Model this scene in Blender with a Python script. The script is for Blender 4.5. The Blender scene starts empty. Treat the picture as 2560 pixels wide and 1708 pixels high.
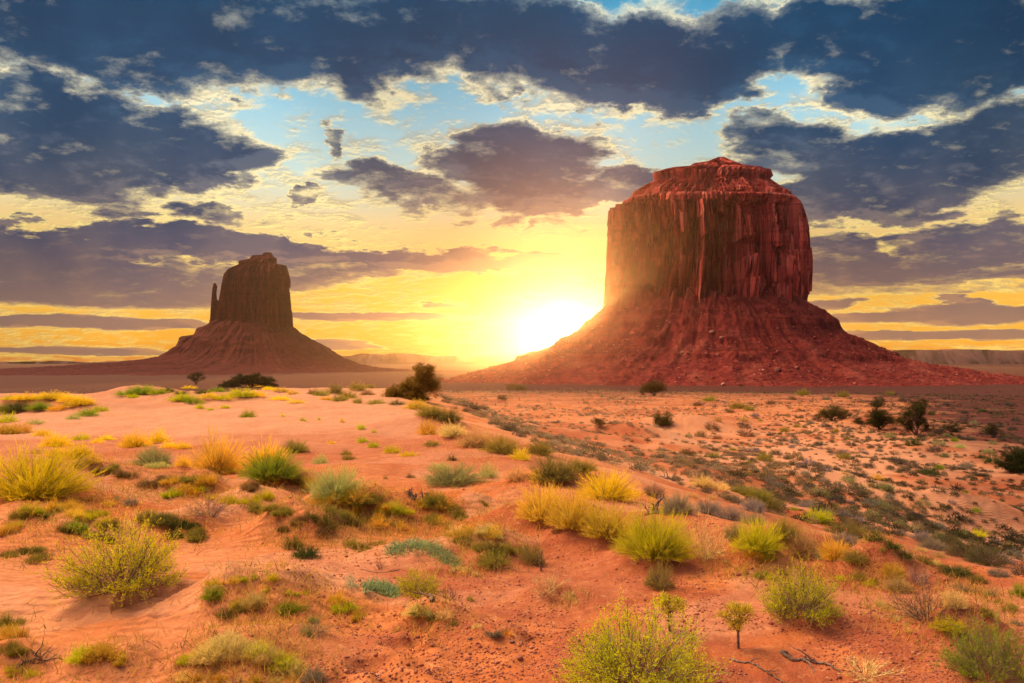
import bpy, math, random
import numpy as np
sc = bpy.context.scene
COL = sc.collection
F = 2560 * 30 / 36.0            # focal length in photo pixels
PITCH = math.radians(1.18)
SUN_PX = (1411, 833)

def ray(px, py):
    a, b = (px - 1280) / F, (854 - py) / F
    c, s = math.cos(PITCH), math.sin(PITCH)
    return np.array([a, c - b * s, s + b * c])
def azel(px, py):
    d = ray(px, py); d = d / np.linalg.norm(d)
    return math.atan2(d[0], d[1]), math.asin(d[2])
def at(px, py, Y):
    d = ray(px, py); return d * (Y / d[1])

# ---------------------------------------------------------------- camera
cam = bpy.data.cameras.new('camera'); cam.lens = 30; cam.sensor_width = 36
cam.clip_end = 120000; cam.clip_start = 0.05
camo = bpy.data.objects.new('camera', cam); COL.objects.link(camo)
camo.location = (0, 0, 0); camo.rotation_euler = (math.pi / 2 + PITCH, 0, 0)
sc.camera = camo
# ---------------------------------------------------------------- sun
SAZ, SEL = azel(*SUN_PX)
sl = bpy.data.lights.new('sun', 'SUN'); sl.energy = 4.4; sl.angle = math.radians(0.6); sl.color = (1.0, 0.42, 0.10)
so = bpy.data.objects.new('sun', sl); COL.objects.link(so)
so.rotation_euler = (math.pi / 2 - SEL, 0, -SAZ + math.pi)   # lamp -Z points from the sun to the scene
# ---------------------------------------------------------------- colour management / render
sc.view_settings.view_transform = 'Standard'; sc.view_settings.look = 'None'
sc.view_settings.exposure = 0.0; sc.view_settings.gamma = 1.0
sc.cycles.use_denoising = True
sc.cycles.max_bounces = 5; sc.cycles.diffuse_bounces = 2; sc.cycles.transmission_bounces = 3
sc.cycles.volume_bounces = 0; sc.cycles.caustics_reflective = False; sc.cycles.caustics_refractive = False
sc.cycles.sample_clamp_indirect = 4

# ---------------------------------------------------------------- node helpers
class NT:
    def __init__(s, tree): s.t = tree
    def n(s, typ, **kw):
        nd = s.t.nodes.new(typ)
        for k, v in kw.items(): setattr(nd, k, v)
        return nd
    def link(s, a, b): s.t.links.new(a, b)
    def setin(s, sock, v):
        if isinstance(v, bpy.types.NodeSocket): s.link(v, sock)
        elif v is not None: sock.default_value = v
    def m(s, op, a, b=None, c=None, clamp=False):
        nd = s.n('ShaderNodeMath', operation=op, use_clamp=clamp)
        s.setin(nd.inputs[0], a); s.setin(nd.inputs[1], b)
        if c is not None: s.setin(nd.inputs[2], c)
        return nd.outputs[0]
    def v(s, op, a, b=None, out=0):
        nd = s.n('ShaderNodeVectorMath', operation=op)
        s.setin(nd.inputs[0], a)
        if b is not None:
            if op == 'SCALE': s.setin(nd.inputs['Scale'], b)
            else: s.setin(nd.inputs[1], b)
        return nd.outputs[out]
    def mr(s, x, a, b, c=0.0, d=1.0, smooth=True):
        nd = s.n('ShaderNodeMapRange', interpolation_type='SMOOTHSTEP' if smooth else 'LINEAR')
        for i, q in enumerate((x, a, b, c, d)): s.setin(nd.inputs[i], q)
        return nd.outputs[0]
    def mix(s, f, a, b, blend='MIX', clamp=False):
        nd = s.n('ShaderNodeMix', data_type='RGBA', blend_type=blend, clamp_factor=True)
        s.setin(nd.inputs[0], f)
        for k, q in ((6, a), (7, b)):
            if isinstance(q, (tuple, list)) and len(q) == 3: q = (*q, 1)
            s.setin(nd.inputs[k], q)
        return nd.outputs[2]
    def comb(s, x, y, z=0.0):
        nd = s.n('ShaderNodeCombineXYZ')
        for i, q in enumerate((x, y, z)): s.setin(nd.inputs[i], q)
        return nd.outputs[0]
    def sep(s, v):
        nd = s.n('ShaderNodeSeparateXYZ'); s.link(v, nd.inputs[0]); return nd.outputs
    def noise(s, vec, scale, detail=4, rough=0.5, dist=0.0, out=0, dims='3D'):
        nd = s.n('ShaderNodeTexNoise', noise_dimensions=dims)
        s.setin(nd.inputs['Vector'], vec); nd.inputs['Scale'].default_value = scale
        nd.inputs['Detail'].default_value = detail; nd.inputs['Roughness'].default_value = rough
        nd.inputs['Distortion'].default_value = dist
        return nd.outputs[out]
    def ramp(s, f, stops, interp='LINEAR'):
        nd = s.n('ShaderNodeValToRGB'); s.link(f, nd.inputs[0]); r = nd.color_ramp; r.interpolation = interp
        while len(r.elements) < len(stops): r.elements.new(0.5)
        for e, (p, c) in zip(r.elements, stops):
            e.position = p; e.color = (*c, 1) if len(c) == 3 else c
        return nd.outputs[0]

def lin(*c):   # sRGB 0..1 -> linear
    return tuple(x / 12.92 if x <= 0.04045 else ((x + 0.055) / 1.055) ** 2.4 for x in c)

# ---------------------------------------------------------------- sky (world)
K = F / 1000.0
Z = 1.0894                                   # overview zoom -> photo pixels
CLOUDS = [  # x, y, rx, ry (overview), weight
 (250,70,420,125,1),(640,85,430,125,1),(1000,55,330,95,1),(330,160,330,65,.9),(850,150,230,55,.85),(560,190,140,50,.65),
 (1450,150,330,105,1),(1640,120,200,95,1),(1250,110,200,95,1),(1420,225,150,45,.9),(1580,215,180,40,.9),(1160,185,90,40,.7),
 (2130,90,250,130,1),(2240,180,230,65,1),(2030,190,130,50,.9),(1900,70,160,90,.95),
 (240,310,330,85,1),(470,370,150,58,1),(110,390,260,70,1),(330,395,200,45,.9),(60,230,130,55,.8),
 (1210,360,210,85,1),(1090,360,130,62,.95),(1250,455,170,55,.95),(1440,430,120,48,.9),(880,430,150,38,.85),(1000,455,140,40,.7),
 (2080,390,270,105,1),(1830,340,150,70,.9),(2260,340,150,80,1),(1900,450,170,55,.95),(2080,470,170,45,.9),(1740,290,110,45,.75),
 (380,560,520,36,1.15),(60,590,260,60,1.15),(250,675,340,34,.95),(820,585,380,30,1.1),(1150,600,270,26,1.0),(150,620,330,50,1.0),(520,645,280,28,.9),(700,620,300,24,.8),
 (200,739,300,15,1.3),(880,726,230,11,1.2),(780,790,100,14,.9),(1000,700,60,8,.8),
 (1930,590,110,55,.95),(2010,620,230,36,.95),(2190,575,150,48,.95),(2290,560,110,50,.95),(2230,630,200,22,.8),(1900,660,120,20,.7),(2100,665,250,14,.6),
 (2220,692,55,16,1.05),(2030,729,180,14,1.1),(2200,722,190,22,1.1),(2010,770,160,11,1.0),(2200,768,190,13,1.05),(1900,700,90,12,.95),
 (778,330,34,56,.72),(692,452,34,16,.7),(460,490,95,34,.75),(250,490,70,32,.7),(1200,480,90,30,.7),(640,500,60,20,.5),
 (150,805,240,11,.9),(1250,530,90,12,.6),(2300,800,120,6,.4)]
w = bpy.data.worlds.new('World'); sc.world = w; w.use_nodes = True
w.cycles.sampling_method = 'MANUAL'; w.cycles.sample_map_resolution = 1024
g = bpy.data.node_groups.new('cloud_density', 'ShaderNodeTree')
g.interface.new_socket('P', in_out='INPUT', socket_type='NodeSocketVector')
g.interface.new_socket('D', in_out='OUTPUT', socket_type='NodeSocketFloat')
G = NT(g); gi = G.n('NodeGroupInput'); go = G.n('NodeGroupOutput')
P = gi.outputs[0]
px_, py_, _ = G.sep(P)
az = G.m('DIVIDE', px_, K); el = G.m('DIVIDE', py_, K)
den = G.m('ADD', G.m('SINE', el), 0.17)
den = G.m('MAXIMUM', den, 0.06)
N = G.comb(G.m('DIVIDE', G.m('SINE', az), den), G.m('DIVIDE', G.m('COSINE', az), den), 0.0)
wn = G.noise(N, 3.4, 9, 0.62, out=1)
wv = G.v('SUBTRACT', wn, (0.5, 0.5, 0.5))
wv = G.v('MULTIPLY', wv, G.comb(0.36, G.mr(py_, 0.06, 0.36, 0.03, 0.20), 0.0))
Pw = G.v('ADD', P, wv)
acc = None
for (cx, cy, rx, ry, wt) in CLOUDS:
    a, e = azel(cx * Z, cy * Z)
    q = G.v('MULTIPLY', G.v('SUBTRACT', Pw, (a * K, e * K, 0)), (1000 / (rx * Z), 1000 / (ry * Z), 0))
    L = G.v('LENGTH', q, out=1)
    msk = G.mr(L, 1.30, 0.55, 0.0, wt)
    acc = msk if acc is None else G.m('SMOOTH_MAX', acc, msk, 0.12)
nz = G.noise(N, 8.0, 13, 0.67, 0.1)
nz2 = G.noise(N, 2.6, 3, 0.5)
base = G.m('ADD', G.m('MULTIPLY', acc, 1.65), G.m('MULTIPLY', G.m('SUBTRACT', nz, 0.5), G.mr(py_, 0.06, 0.34, 1.0, 2.9)))
base = G.m('ADD', base, G.m('MULTIPLY', G.m('SUBTRACT', nz2, 0.5), 0.9))
base = G.m('SUBTRACT', base, 0.72)
G.link(base, go.inputs[0])

unit_l = np.array([-0.60, 0.30, 0.74]); unit_l = unit_l / np.linalg.norm(unit_l)
W = NT(w.node_tree); w.node_tree.nodes.clear()
tc = W.n('ShaderNodeTexCoord').outputs['Generated']
dx, dy, dz = W.sep(tc)
az = W.m('ARCTAN2', dx, dy); el = W.m('ARCSINE', dz)
P = W.comb(W.m('MULTIPLY', az, K), W.m('MULTIPLY', el, K), 0.0)
sunp = (SAZ * K, SEL * K, 0)
ts = W.v('SUBTRACT', sunp, P)
dist = W.v('LENGTH', ts, out=1)
tsn = W.v('SCALE', W.v('NORMALIZE', ts), 0.045)
g1 = W.n('ShaderNodeGroup', node_tree=g); W.link(P, g1.inputs[0]); D0 = g1.outputs[0]
g2 = W.n('ShaderNodeGroup', node_tree=g); W.link(W.v('ADD', P, tsn), g2.inputs[0]); D1 = g2.outputs[0]
relief = W.m('SUBTRACT', D0, D1)
elk = W.m('MULTIPLY', el, K)          # 0 horizon .. 0.88 top of the picture
nx = W.noise(P, 1.3, 2, 0.5)
sky = W.ramp(W.mr(elk, 0.0, 0.9, smooth=False), [
    (0.00, lin(.88, .52, .18)), (0.05, lin(.98, .68, .14)), (0.22, lin(.98, .76, .30)), (0.36, lin(.93, .80, .55)),
    (0.50, lin(.78, .86, .82)), (0.66, lin(.62, .80, .86)), (0.80, lin(.42, .70, .82)), (1.0, lin(.16, .55, .72))])
cdark = W.ramp(W.mr(elk, 0.0, 0.9, smooth=False), [
    (0.00, lin(.50, .38, .36)), (0.15, lin(.42, .35, .37)), (0.30, lin(.17, .24, .37)), (0.42, lin(.0, .21, .35)),
    (0.62, lin(.0, .22, .36)), (0.80, lin(.0, .21, .35)), (1.0, lin(.0, .25, .39))])
cmid = W.ramp(W.mr(elk, 0.0, 0.9, smooth=False), [
    (0.00, lin(.80, .55, .34)), (0.3, lin(.60, .50, .45)), (0.5, lin(.42, .45, .50)), (0.62, lin(.24, .37, .49)), (0.78, lin(.13, .32, .46)), (1.0, lin(.05, .33, .50))])
cbri = W.ramp(W.mr(elk, 0.0, 0.9, smooth=False), [
    (0.00, lin(1.0, .84, .38)), (0.3, lin(1.0, .88, .50)), (0.5, lin(1.0, .93, .70)), (0.85, lin(.98, .92, .76)), (1.0, lin(.75, .85, .80))])
# thin veils lit from behind, grey body, dark core
dens = D0
zz = W.m('ADD', dz, 0.17)
N2 = W.comb(W.m('DIVIDE', W.m('SINE', az), zz), W.m('DIVIDE', W.m('COSINE', az), zz), 3.7)
p1 = W.noise(N2, 9.0, 11, 0.62, 0.2); p2 = W.noise(W.v('ADD', N2, (0.0, 0.010, 0.0)), 9.0, 11, 0.62, 0.2)
where = W.mr(W.m('ADD', dens, W.m('MULTIPLY', W.m('SUBTRACT', W.noise(P, 2.2, 2, .5), .5), 2.0)), -1.15, -0.1)
puff = W.m('MULTIPLY', W.mr(W.m('ADD', p1, W.m('MULTIPLY', where, .14)), 0.51, 0.70), where)
pcol = W.mix(W.mr(W.m('SUBTRACT', p1, p2), -0.03, 0.05), W.mix(0.45, cmid, cbri), cbri)
sky = W.mix(W.m('MULTIPLY', puff, 0.92), sky, pcol)
wisp = W.mr(dens, -0.45, 0.05)
col = W.mix(W.m('MULTIPLY', wisp, W.mr(W.noise(P, 4.0, 4, .6), 0.46, 0.62, 0.04, 0.85)), sky, cbri)
body = W.mr(dens, -0.16, 0.34)
col = W.mix(W.m('MULTIPLY', body, 0.9), col, W.mix(0.30, cmid, cbri))
core = W.mr(dens, 0.04, 0.80)
inn = W.noise(P, 4.0, 5, 0.52, 0.2)
lum = W.m('ADD', W.mr(inn, 0.32, 0.68, 0.30, 0.0), W.m('MULTIPLY', W.mr(relief, 0.0, 1.0), 0.5), clamp=True)
cbody = W.mix(lum, cdark, cmid)
col = W.mix(W.m('MULTIPLY', core, 0.97), col, cbody)
rim = W.m('MULTIPLY', W.mr(relief, 0.10, 0.55), W.mr(dens, 0.50, 0.04))
rim = W.m('MULTIPLY', rim, W.m('MULTIPLY', W.mr(dens, -0.08, 0.06), W.mr(W.noise(P, 6.0, 5, .6), .42, .6)))
col = W.mix(W.m('MULTIPLY', rim, 0.85), col, cbri)
# top rims: density falls upward
g3 = W.n('ShaderNodeGroup', node_tree=g); W.link(W.v('ADD', P, (0.0, 0.011, 0.0)), g3.inputs[0])
up = W.m('SUBTRACT', D0, g3.outputs[0])
trim = W.m('MULTIPLY', W.mr(up, 0.04, 0.20), W.mr(dens, 0.26, 0.02))
trim = W.m('MULTIPLY', trim, W.m('MULTIPLY', W.mr(dens, -0.06, 0.03), W.mr(W.noise(P, 5.0, 3, .5), .38, .62)))
col = W.mix(W.m('MULTIPLY', trim, 0.9), col, cbri)
mod = W.mr(nx, 0.3, 0.7, 0.82, 1.2)
col = W.v('SCALE', col, mod)
# glow of the sun through the low air
glow1 = W.m('POWER', W.mr(dist, 0.42, 0.0, smooth=False), 2.2)
col = W.mix(W.m('MULTIPLY', glow1, 0.35), col, (.85, .42, .06))
gl = W.m('POWER', W.mr(dist, 0.30, 0.0, smooth=False), 2.5)
gcol = W.v('SCALE', (1.0, .72, .26), W.m('MULTIPLY', gl, 0.35))
col = W.v('ADD', col, gcol)
gl2 = W.m('POWER', W.mr(dist, 0.09, 0.0, smooth=False), 2.0)
col = W.v('ADD', col, W.v('SCALE', (1.0, .9, .6), W.m('MULTIPLY', gl2, 9.0)))
# out-of-view sky: warm lobe added overhead-left to light the ground
skyt = W.n('ShaderNodeTexSky', sky_type='NISHITA', sun_disc=False, sun_elevation=max(SEL, math.radians(1)), sun_rotation=SAZ)
front = W.mr(el, 0.47, 0.80)
ldot = W.v('DOT_PRODUCT', tc, tuple(float(q) for q in unit_l), out=1)
lobe = W.mr(ldot, 0.76, 0.99)
warmlobec = W.v('ADD', W.v('SCALE', skyt.outputs[0], 0.10), (.16, .18, .25))
warmlobec = W.v('ADD', warmlobec, W.v('SCALE', (11.6, 7.2, 3.7), lobe))
back = W.mr(dy, 0.35, -0.25)
bcol = W.mix(W.mr(dz, 0.0, 0.6), (.34, .19, .17), (.22, .16, .19))
bcol = W.v('SCALE', bcol, W.mr(dx, 0.3, -0.8, 0.45, 3.4))  # warm left-hand fill added behind the camera to model the cliffs
col = W.mix(back, col, bcol)
col = W.mix(front, col, warmlobec)
below = W.mr(dz, 0.0, -0.02)
col = W.mix(below, col, (.25, .12, .08))
bg = W.n('ShaderNodeBackground'); W.link(col, bg.inputs[0]); bg.inputs[1].default_value = 1.0
wo = W.n('ShaderNodeOutputWorld'); W.link(bg.outputs[0], wo.inputs[0])

# ---------------------------------------------------------------- numpy noise
def _h(ix, iy, seed):
    n = (ix.astype(np.int64) * 374761393 + iy.astype(np.int64) * 668265263 + seed * 2147483647 * 31) & 0xFFFFFFFF
    n = ((n ^ (n >> 13)) * 1274126177) & 0xFFFFFFFF
    n = (n ^ (n >> 16)) & 0xFFFFFFFF
    return n / 4294967296.0
def pn(x, y, seed=0):
    x = np.asarray(x, float); y = np.asarray(y, float)
    ix, iy = np.floor(x), np.floor(y); fx, fy = x - ix, y - iy
    u, v = fx * fx * fx * (fx * (fx * 6 - 15) + 10), fy * fy * fy * (fy * (fy * 6 - 15) + 10)
    def gr(a, b):
        t = _h(ix + a, iy + b, seed) * 2 * math.pi
        return np.cos(t) * (fx - a) + np.sin(t) * (fy - b)
    return ((gr(0, 0) * (1 - u) + gr(1, 0) * u) * (1 - v) + (gr(0, 1) * (1 - u) + gr(1, 1) * u) * v) * 1.5
def fbm(x, y, seed=0, o=4, gain=0.5, lac=2.03):
    s, a = 0, 1.0
    for i in range(o):
        s = s + a * pn(x, y, seed + i * 17); x = x * lac + 3.1; y = y * lac - 1.7; a *= gain
    return s
def sst(a, b, x):
    t = np.clip((x - a) / (b - a), 0, 1); return t * t * (3 - 2 * t)

# ---------------------------------------------------------------- terrain
XE_Y = np.array([-50, 2, 5, 7.8, 9.7, 11.5, 15.5, 25, 46, 80, 130, 400])
XE_X = np.array([40, 16, 9, 5.6, 4.0, 2.4, 0.6, -1.9, -6, -12, -60, -400])
MOUNDS = []     # x, y, radius, height
PRINTS = []
def base_h(x, y):
    x = np.asarray(x, float); y = np.asarray(y, float)
    r = np.hypot(x, y)
    s = x - np.interp(y, XE_Y, XE_X)
    sp = np.maximum(s, 0)
    dune = -2.2 + 0.25 * sst(25, 56, y) * np.exp(-((x + 17) / 16) ** 2) - 0.012 * np.clip(-x - 3, 0, 40) * sst(15, 50, y) * 1.0
    dune = dune + 0.10 * np.sin(y * 0.22 + x * 0.15 + 1.0) * sst(12, 22, y)
    basin = dune - 5.3 * (1 - np.exp(-(sp / 15.0) ** 1.35))
    basin = basin + 0.9 * sst(4, 14, sp) * fbm(x / 22, y / 22, 5, 3) * sst(12, 30, y)
    plain = -8.2 - 22 * sst(100, 900, r) - 0.6 * sst(200, 700, r) * fbm(x / 60, y / 60, 9, 3)
    z = basin + (plain - basin) * sst(60, 105, y + 0.15 * np.abs(x)) * 1.0
    far = sst(40, 130, r) * 1.0
    z = np.where(y < -5, z * (1 - far) + plain * far, z)
    near = 1 - sst(60, 200, r)
    z = z + near * (0.10 * fbm(x / 3.2, y / 3.2, 21, 3) + 0.020 * fbm(x / .55, y / .55, 31, 3))
    z = z + (1 - sst(14, 26, r)) * (0.011 * fbm(x / .17, y / .17, 61, 2))
    z = z + sst(30, 60, r) * (1 - sst(300, 700, r)) * 0.22 * fbm(x / 9, y / 9, 41, 4)
    return z
def height(x, y):
    x = np.asarray(x, float); y = np.asarray(y, float)
    z = base_h(x, y)
    top = np.zeros_like(z); wb = 0
    if MOUNDS: wb = 1 + (.32 - .24 * sst(14, 28, y)) * fbm(x * 1.7, y * 1.7, 91, 2)
    for (mx, my, mr_, mh, ax) in MOUNDS:
        if x.ndim and x.size < 3000 and not np.any((abs(x - mx) < 3 * mr_ * ax) & (abs(y - my) < 3 * mr_)): continue
        d2 = ((x - mx) / (mr_ * ax)) ** 2 + ((y - my) / mr_) ** 2
        m = d2 < 9
        if np.any(m):
            hh = np.where(m, mh * np.exp(-d2 ** 1.3), 0)
            top = np.where(np.abs(hh) > np.abs(top), hh, top) + .25 * np.where(np.abs(hh) > np.abs(top), top, hh)
    z = z + top * wb
    for (mx, my, mr_, md) in PRINTS:
        d2 = ((x - mx) ** 2 * 0.6 + (y - my) ** 2) / mr_ ** 2
        if np.any(d2 < 12):
            z = z - md * np.exp(-d2 ** 2) + 0.45 * md * np.exp(-(np.sqrt(d2) - 1.5) ** 2 * 4)
    return z
TT = np.geomspace(3.0, 4000, 1400)
def hit(px, py):
    d = ray(px, py); d = d / d[1]
    X, Y_, Zr = d[0] * TT, d[1] * TT, d[2] * TT
    dz_ = Zr - height(X, Y_)
    i = np.argmax(dz_ < 0)
    if dz_[i] >= 0: i = len(TT) - 1
    if i == 0: t = TT[0]
    else:
        a, b = dz_[i - 1], dz_[i]; t = TT[i - 1] + (TT[i] - TT[i - 1]) * a / (a - b) if a != b else TT[i]
    return d * t
PEND = []
def mound(px, py, rpx, h, ax=1.5):
    p = hit(px, py); PEND.append((p[0], p[1], rpx / F * p[1] / (ax * .8), h * 1.3, ax * .8))
for m in [(135,1345,170,.22,1.6),(60,1290,120,.12,1.5),(420,1325,110,.16,1.5),(690,1500,210,.24,1.7),(560,1510,90,.12,1.4),(640,1650,240,.15,1.9),
          (300,1665,130,.10,1.4),(1080,1545,100,.12,1.7),(1235,1588,80,.09,1.5),(1060,1390,130,.14,2.0),(1225,1405,75,.12,1.5),(760,1330,130,.28,1.5),
          (880,1300,150,.3,1.6),(960,1290,110,.2,1.5),(1130,1290,130,.25,1.7),(1210,1370,120,.18,1.8),(640,1265,120,.22,1.6),(560,1290,70,.15,1.5),
          (720,1230,130,.28,1.7),(480,1215,110,.22,1.7),(270,1195,110,.18,1.8),(1350,1300,170,.2,1.8),(1520,1345,150,.18,1.7),(1650,1400,130,.16,1.6),
          (1900,1420,100,.16,1.5),(1930,1370,160,.2,1.9),(1290,1250,90,.14,1.5),(1050,1060,120,.25,1.6),(1210,1110,140,.22,1.7),(1400,1200,120,.18,1.6),
          (290,1480,160,.10,1.6),(2010,1550,130,.10,1.5),(1600,1700,220,.08,1.6),(60,1240,150,.25,1.6),(350,985,110,.35,2.2),(500,1000,200,.3,2.5),
          (60,1020,140,.5,2.2),(200,1025,120,.3,2),(400,1480,150,-.08,2.),(1690,1075,150,1.3,2.0),(1580,1090,110,.8,2),(2430,1290,150,.7,1.8),(2200,1060,120,.8,2),
          (30,1660,90,.12,1.4),(1365,1490,70,.08,1.5),(2400,1590,120,.16,1.6),(2170,1420,120,.2,1.8)]:
    mound(*m)
MOUNDS.extend(PEND)
for (a, b, r_, dd) in [(1035,1570,26,.05),(1055,1600,22,.04),(1000,1615,26,.05),(1035,1635,24,.05),(930,1672,36,.06),(1030,1668,26,.035),(955,1502,20,.03),(945,1530,20,.03),
               (985,1700,34,.05),(1115,1435,24,.03),(1340,1605,22,.02),(1330,1655,24,.03),(1450,1580,20,.02),(180,1545,22,.03),(410,1538,18,.02),(860,1700,30,.04)]:
    p = hit(a, b); PRINTS.append((p[0], p[1], r_ / F * p[1] * 1.3, dd))

def mesh_from(name, co, faces, quads=True, smooth=False):
    me = bpy.data.meshes.new(name)
    co = np.asarray(co, np.float32); faces = np.asarray(faces, np.int32)
    k = faces.shape[1]
    me.vertices.add(len(co)); me.vertices.foreach_set('co', co.ravel())
    me.loops.add(faces.size); me.loops.foreach_set('vertex_index', faces.ravel())
    me.polygons.add(len(faces))
    me.polygons.foreach_set('loop_start', np.arange(0, faces.size, k, dtype=np.int32))
    me.polygons.foreach_set('loop_total', np.full(len(faces), k, np.int32))
    if smooth: me.polygons.foreach_set('use_smooth', np.ones(len(faces), bool))
    me.update(); me.validate()
    return me
def attr(me, name, vals):
    a = me.attributes.new(name, 'FLOAT', 'POINT'); a.data.foreach_set('value', np.asarray(vals, np.float32).ravel())
def obj(name, me, mat=None, parent=None, loc=None):
    o = bpy.data.objects.new(name, me); COL.objects.link(o)
    if mat is not None and me is not None and not me.materials: me.materials.append(mat)
    if parent is not None: o.parent = parent
    if loc is not None: o.location = loc
    return o
def tag(o, label=None, cat=None, group=None, kind=None):
    if label: o['label'] = label
    if cat: o['category'] = cat
    if group: o['group'] = group
    if kind: o['kind'] = kind
    return o
def grid_faces(nr, nc, wrap=False):
    i = np.arange(nr - 1)[:, None]; j = np.arange(nc if wrap else nc - 1)[None, :]
    a = i * nc + j; b = i * nc + (j + 1) % nc
    return np.stack([a, b, b + nc, a + nc], -1).reshape(-1, 4)

# ---- materials
def new_mat(name):
    m = bpy.data.materials.new(name); m.use_nodes = True; m.node_tree.nodes.clear()
    t = NT(m.node_tree); out = t.n('ShaderNodeOutputMaterial')
    return m, t, out
def ground_mat():
    m, t, out = new_mat('desert_sand')
    geo = t.n('ShaderNodeNewGeometry').outputs['Position']
    gr = t.n('ShaderNodeAttribute', attribute_name='gravel').outputs['Fac']
    pale = t.n('ShaderNodeAttribute', attribute_name='pale').outputs['Fac']
    dark = t.n('ShaderNodeAttribute', attribute_name='cloudshade_earth').outputs['Fac']
    n1 = t.noise(geo, 0.5, 6, 0.6); n2 = t.noise(geo, 3.0, 5, 0.6); n3 = t.noise(geo, 45, 3, 0.6)
    c = t.mix(t.mr(n1, .35, .65), (.47, .14, .042), (.61, .235, .085))
    c = t.mix(t.m('MULTIPLY', pale, t.mr(n2, .2, .7, .6, 1)), c, (.63, .35, .22))
    c = t.mix(t.m('MULTIPLY', gr, t.mr(n2, .3, .65, .35, .95)), c, (.36, .095, .05))
    c = t.mix(t.m('MULTIPLY', t.mr(n3, .52, .72), t.m('ADD', t.m('MULTIPLY', gr, .6), .12)), c, (.30, .085, .05))
    n4 = t.noise(geo, 11, 5, .7)
    c = t.mix(t.mr(n4, .5, .75, 0, .5), c, (.38, .10, .04))
    c = t.mix(t.mr(n4, .48, .28, 0, .35), c, (.80, .46, .26))
    c = t.mix(dark, c, t.mix(t.mr(n1, .35, .7), (.045, .012, .014), (.085, .024, .022)))  # red-brown earth, with the plain's cloud shadow darkened into its colour
    b = t.n('ShaderNodeBsdfPrincipled'); t.link(c, b.inputs['Base Color']); b.inputs['Roughness'].default_value = .95
    b.inputs['Specular IOR Level'].default_value = .15
    sx, sy, sz = t.sep(geo)
    wv = t.n('ShaderNodeTexWave', wave_type='BANDS', bands_direction='Y'); t.link(geo, wv.inputs[0])
    wv.inputs['Scale'].default_value = 2.2; wv.inputs['Distortion'].default_value = 7; wv.inputs['Detail'].default_value = 3; wv.inputs['Detail Scale'].default_value = 1.2
    rip = t.m('MULTIPLY', wv.outputs[1], t.m('MULTIPLY', t.m('SUBTRACT', 1, gr, clamp=True), 0.18))
    hgt = t.m('ADD', t.m('MULTIPLY', n2, .35), t.m('MULTIPLY', n3, t.m('ADD', .10, t.m('MULTIPLY', gr, .16))))
    hgt = t.m('ADD', hgt, rip)
    hgt = t.m('ADD', hgt, t.m('MULTIPLY', t.noise(geo, 160, 2, .6), t.m('MULTIPLY', gr, .05)))
    bp = t.n('ShaderNodeBump'); bp.inputs['Strength'].default_value = .8; bp.inputs['Distance'].default_value = .11
    t.link(hgt, bp.inputs['Height']); t.link(bp.outputs[0], b.inputs['Normal'])
    t.link(b.outputs[0], out.inputs[0]); return m
GROUND = ground_mat()

def build_ground():
    rr = np.concatenate([[0.3], np.geomspace(2.2, 400, 950), np.geomspace(404, 6100, 130)])
    fa = np.radians(np.linspace(-44, 44, 880)); ba = np.radians(np.linspace(44, 316, 74)[1:-1])
    th = np.concatenate([fa, ba])
    R, T = np.meshgrid(rr, th, indexing='ij')
    X, Y = R * np.sin(T), R * np.cos(T)
    Zh = height(X, Y)
    me = mesh_from('ground', np.stack([X, Y, Zh], -1).reshape(-1, 3), grid_faces(len(rr), len(th), True), smooth=True)
    # what the earth is made of, by place; dk also holds painted cloud shadow
    s = X - np.interp(Y, XE_Y, XE_X)
    n = fbm(X / 2.4, Y / 2.4, 77, 4); nb = fbm(X / 14, Y / 14, 88, 4)
    u = X / np.maximum(Y, 1)
    gravel = sst(-.33, -.10, u + .10 * n) * (1 - sst(10, 19, Y)) * sst(-.25, .25, n + .25)
    gravel = np.maximum(gravel, sst(-.1, .5, nb) * .75 * sst(12, 20, Y))
    pale = sst(-.35, .35, n) * .3 + sst(17, 30, Y) * (1 - sst(-1, 1.5, s)) * .85
    pale = np.maximum(pale, sst(3, 8, s) * sst(-.25, .2, -nb + .08) * (1 - sst(70, 150, Y)) * .9)
    pale = np.maximum(pale, .65 * sst(.1, .35, fbm(X / 3.5, Y / 2.2, 99, 3)))
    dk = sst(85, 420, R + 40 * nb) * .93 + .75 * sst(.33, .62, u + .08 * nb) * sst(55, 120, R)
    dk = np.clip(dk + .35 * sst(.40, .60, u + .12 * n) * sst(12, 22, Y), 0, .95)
    attr(me, 'gravel', gravel * (1 - pale * .6)); attr(me, 'pale', np.clip(pale, 0, 1)); attr(me, 'cloudshade_earth', dk)
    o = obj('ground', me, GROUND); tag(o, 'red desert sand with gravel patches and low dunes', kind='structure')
build_ground()

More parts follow.
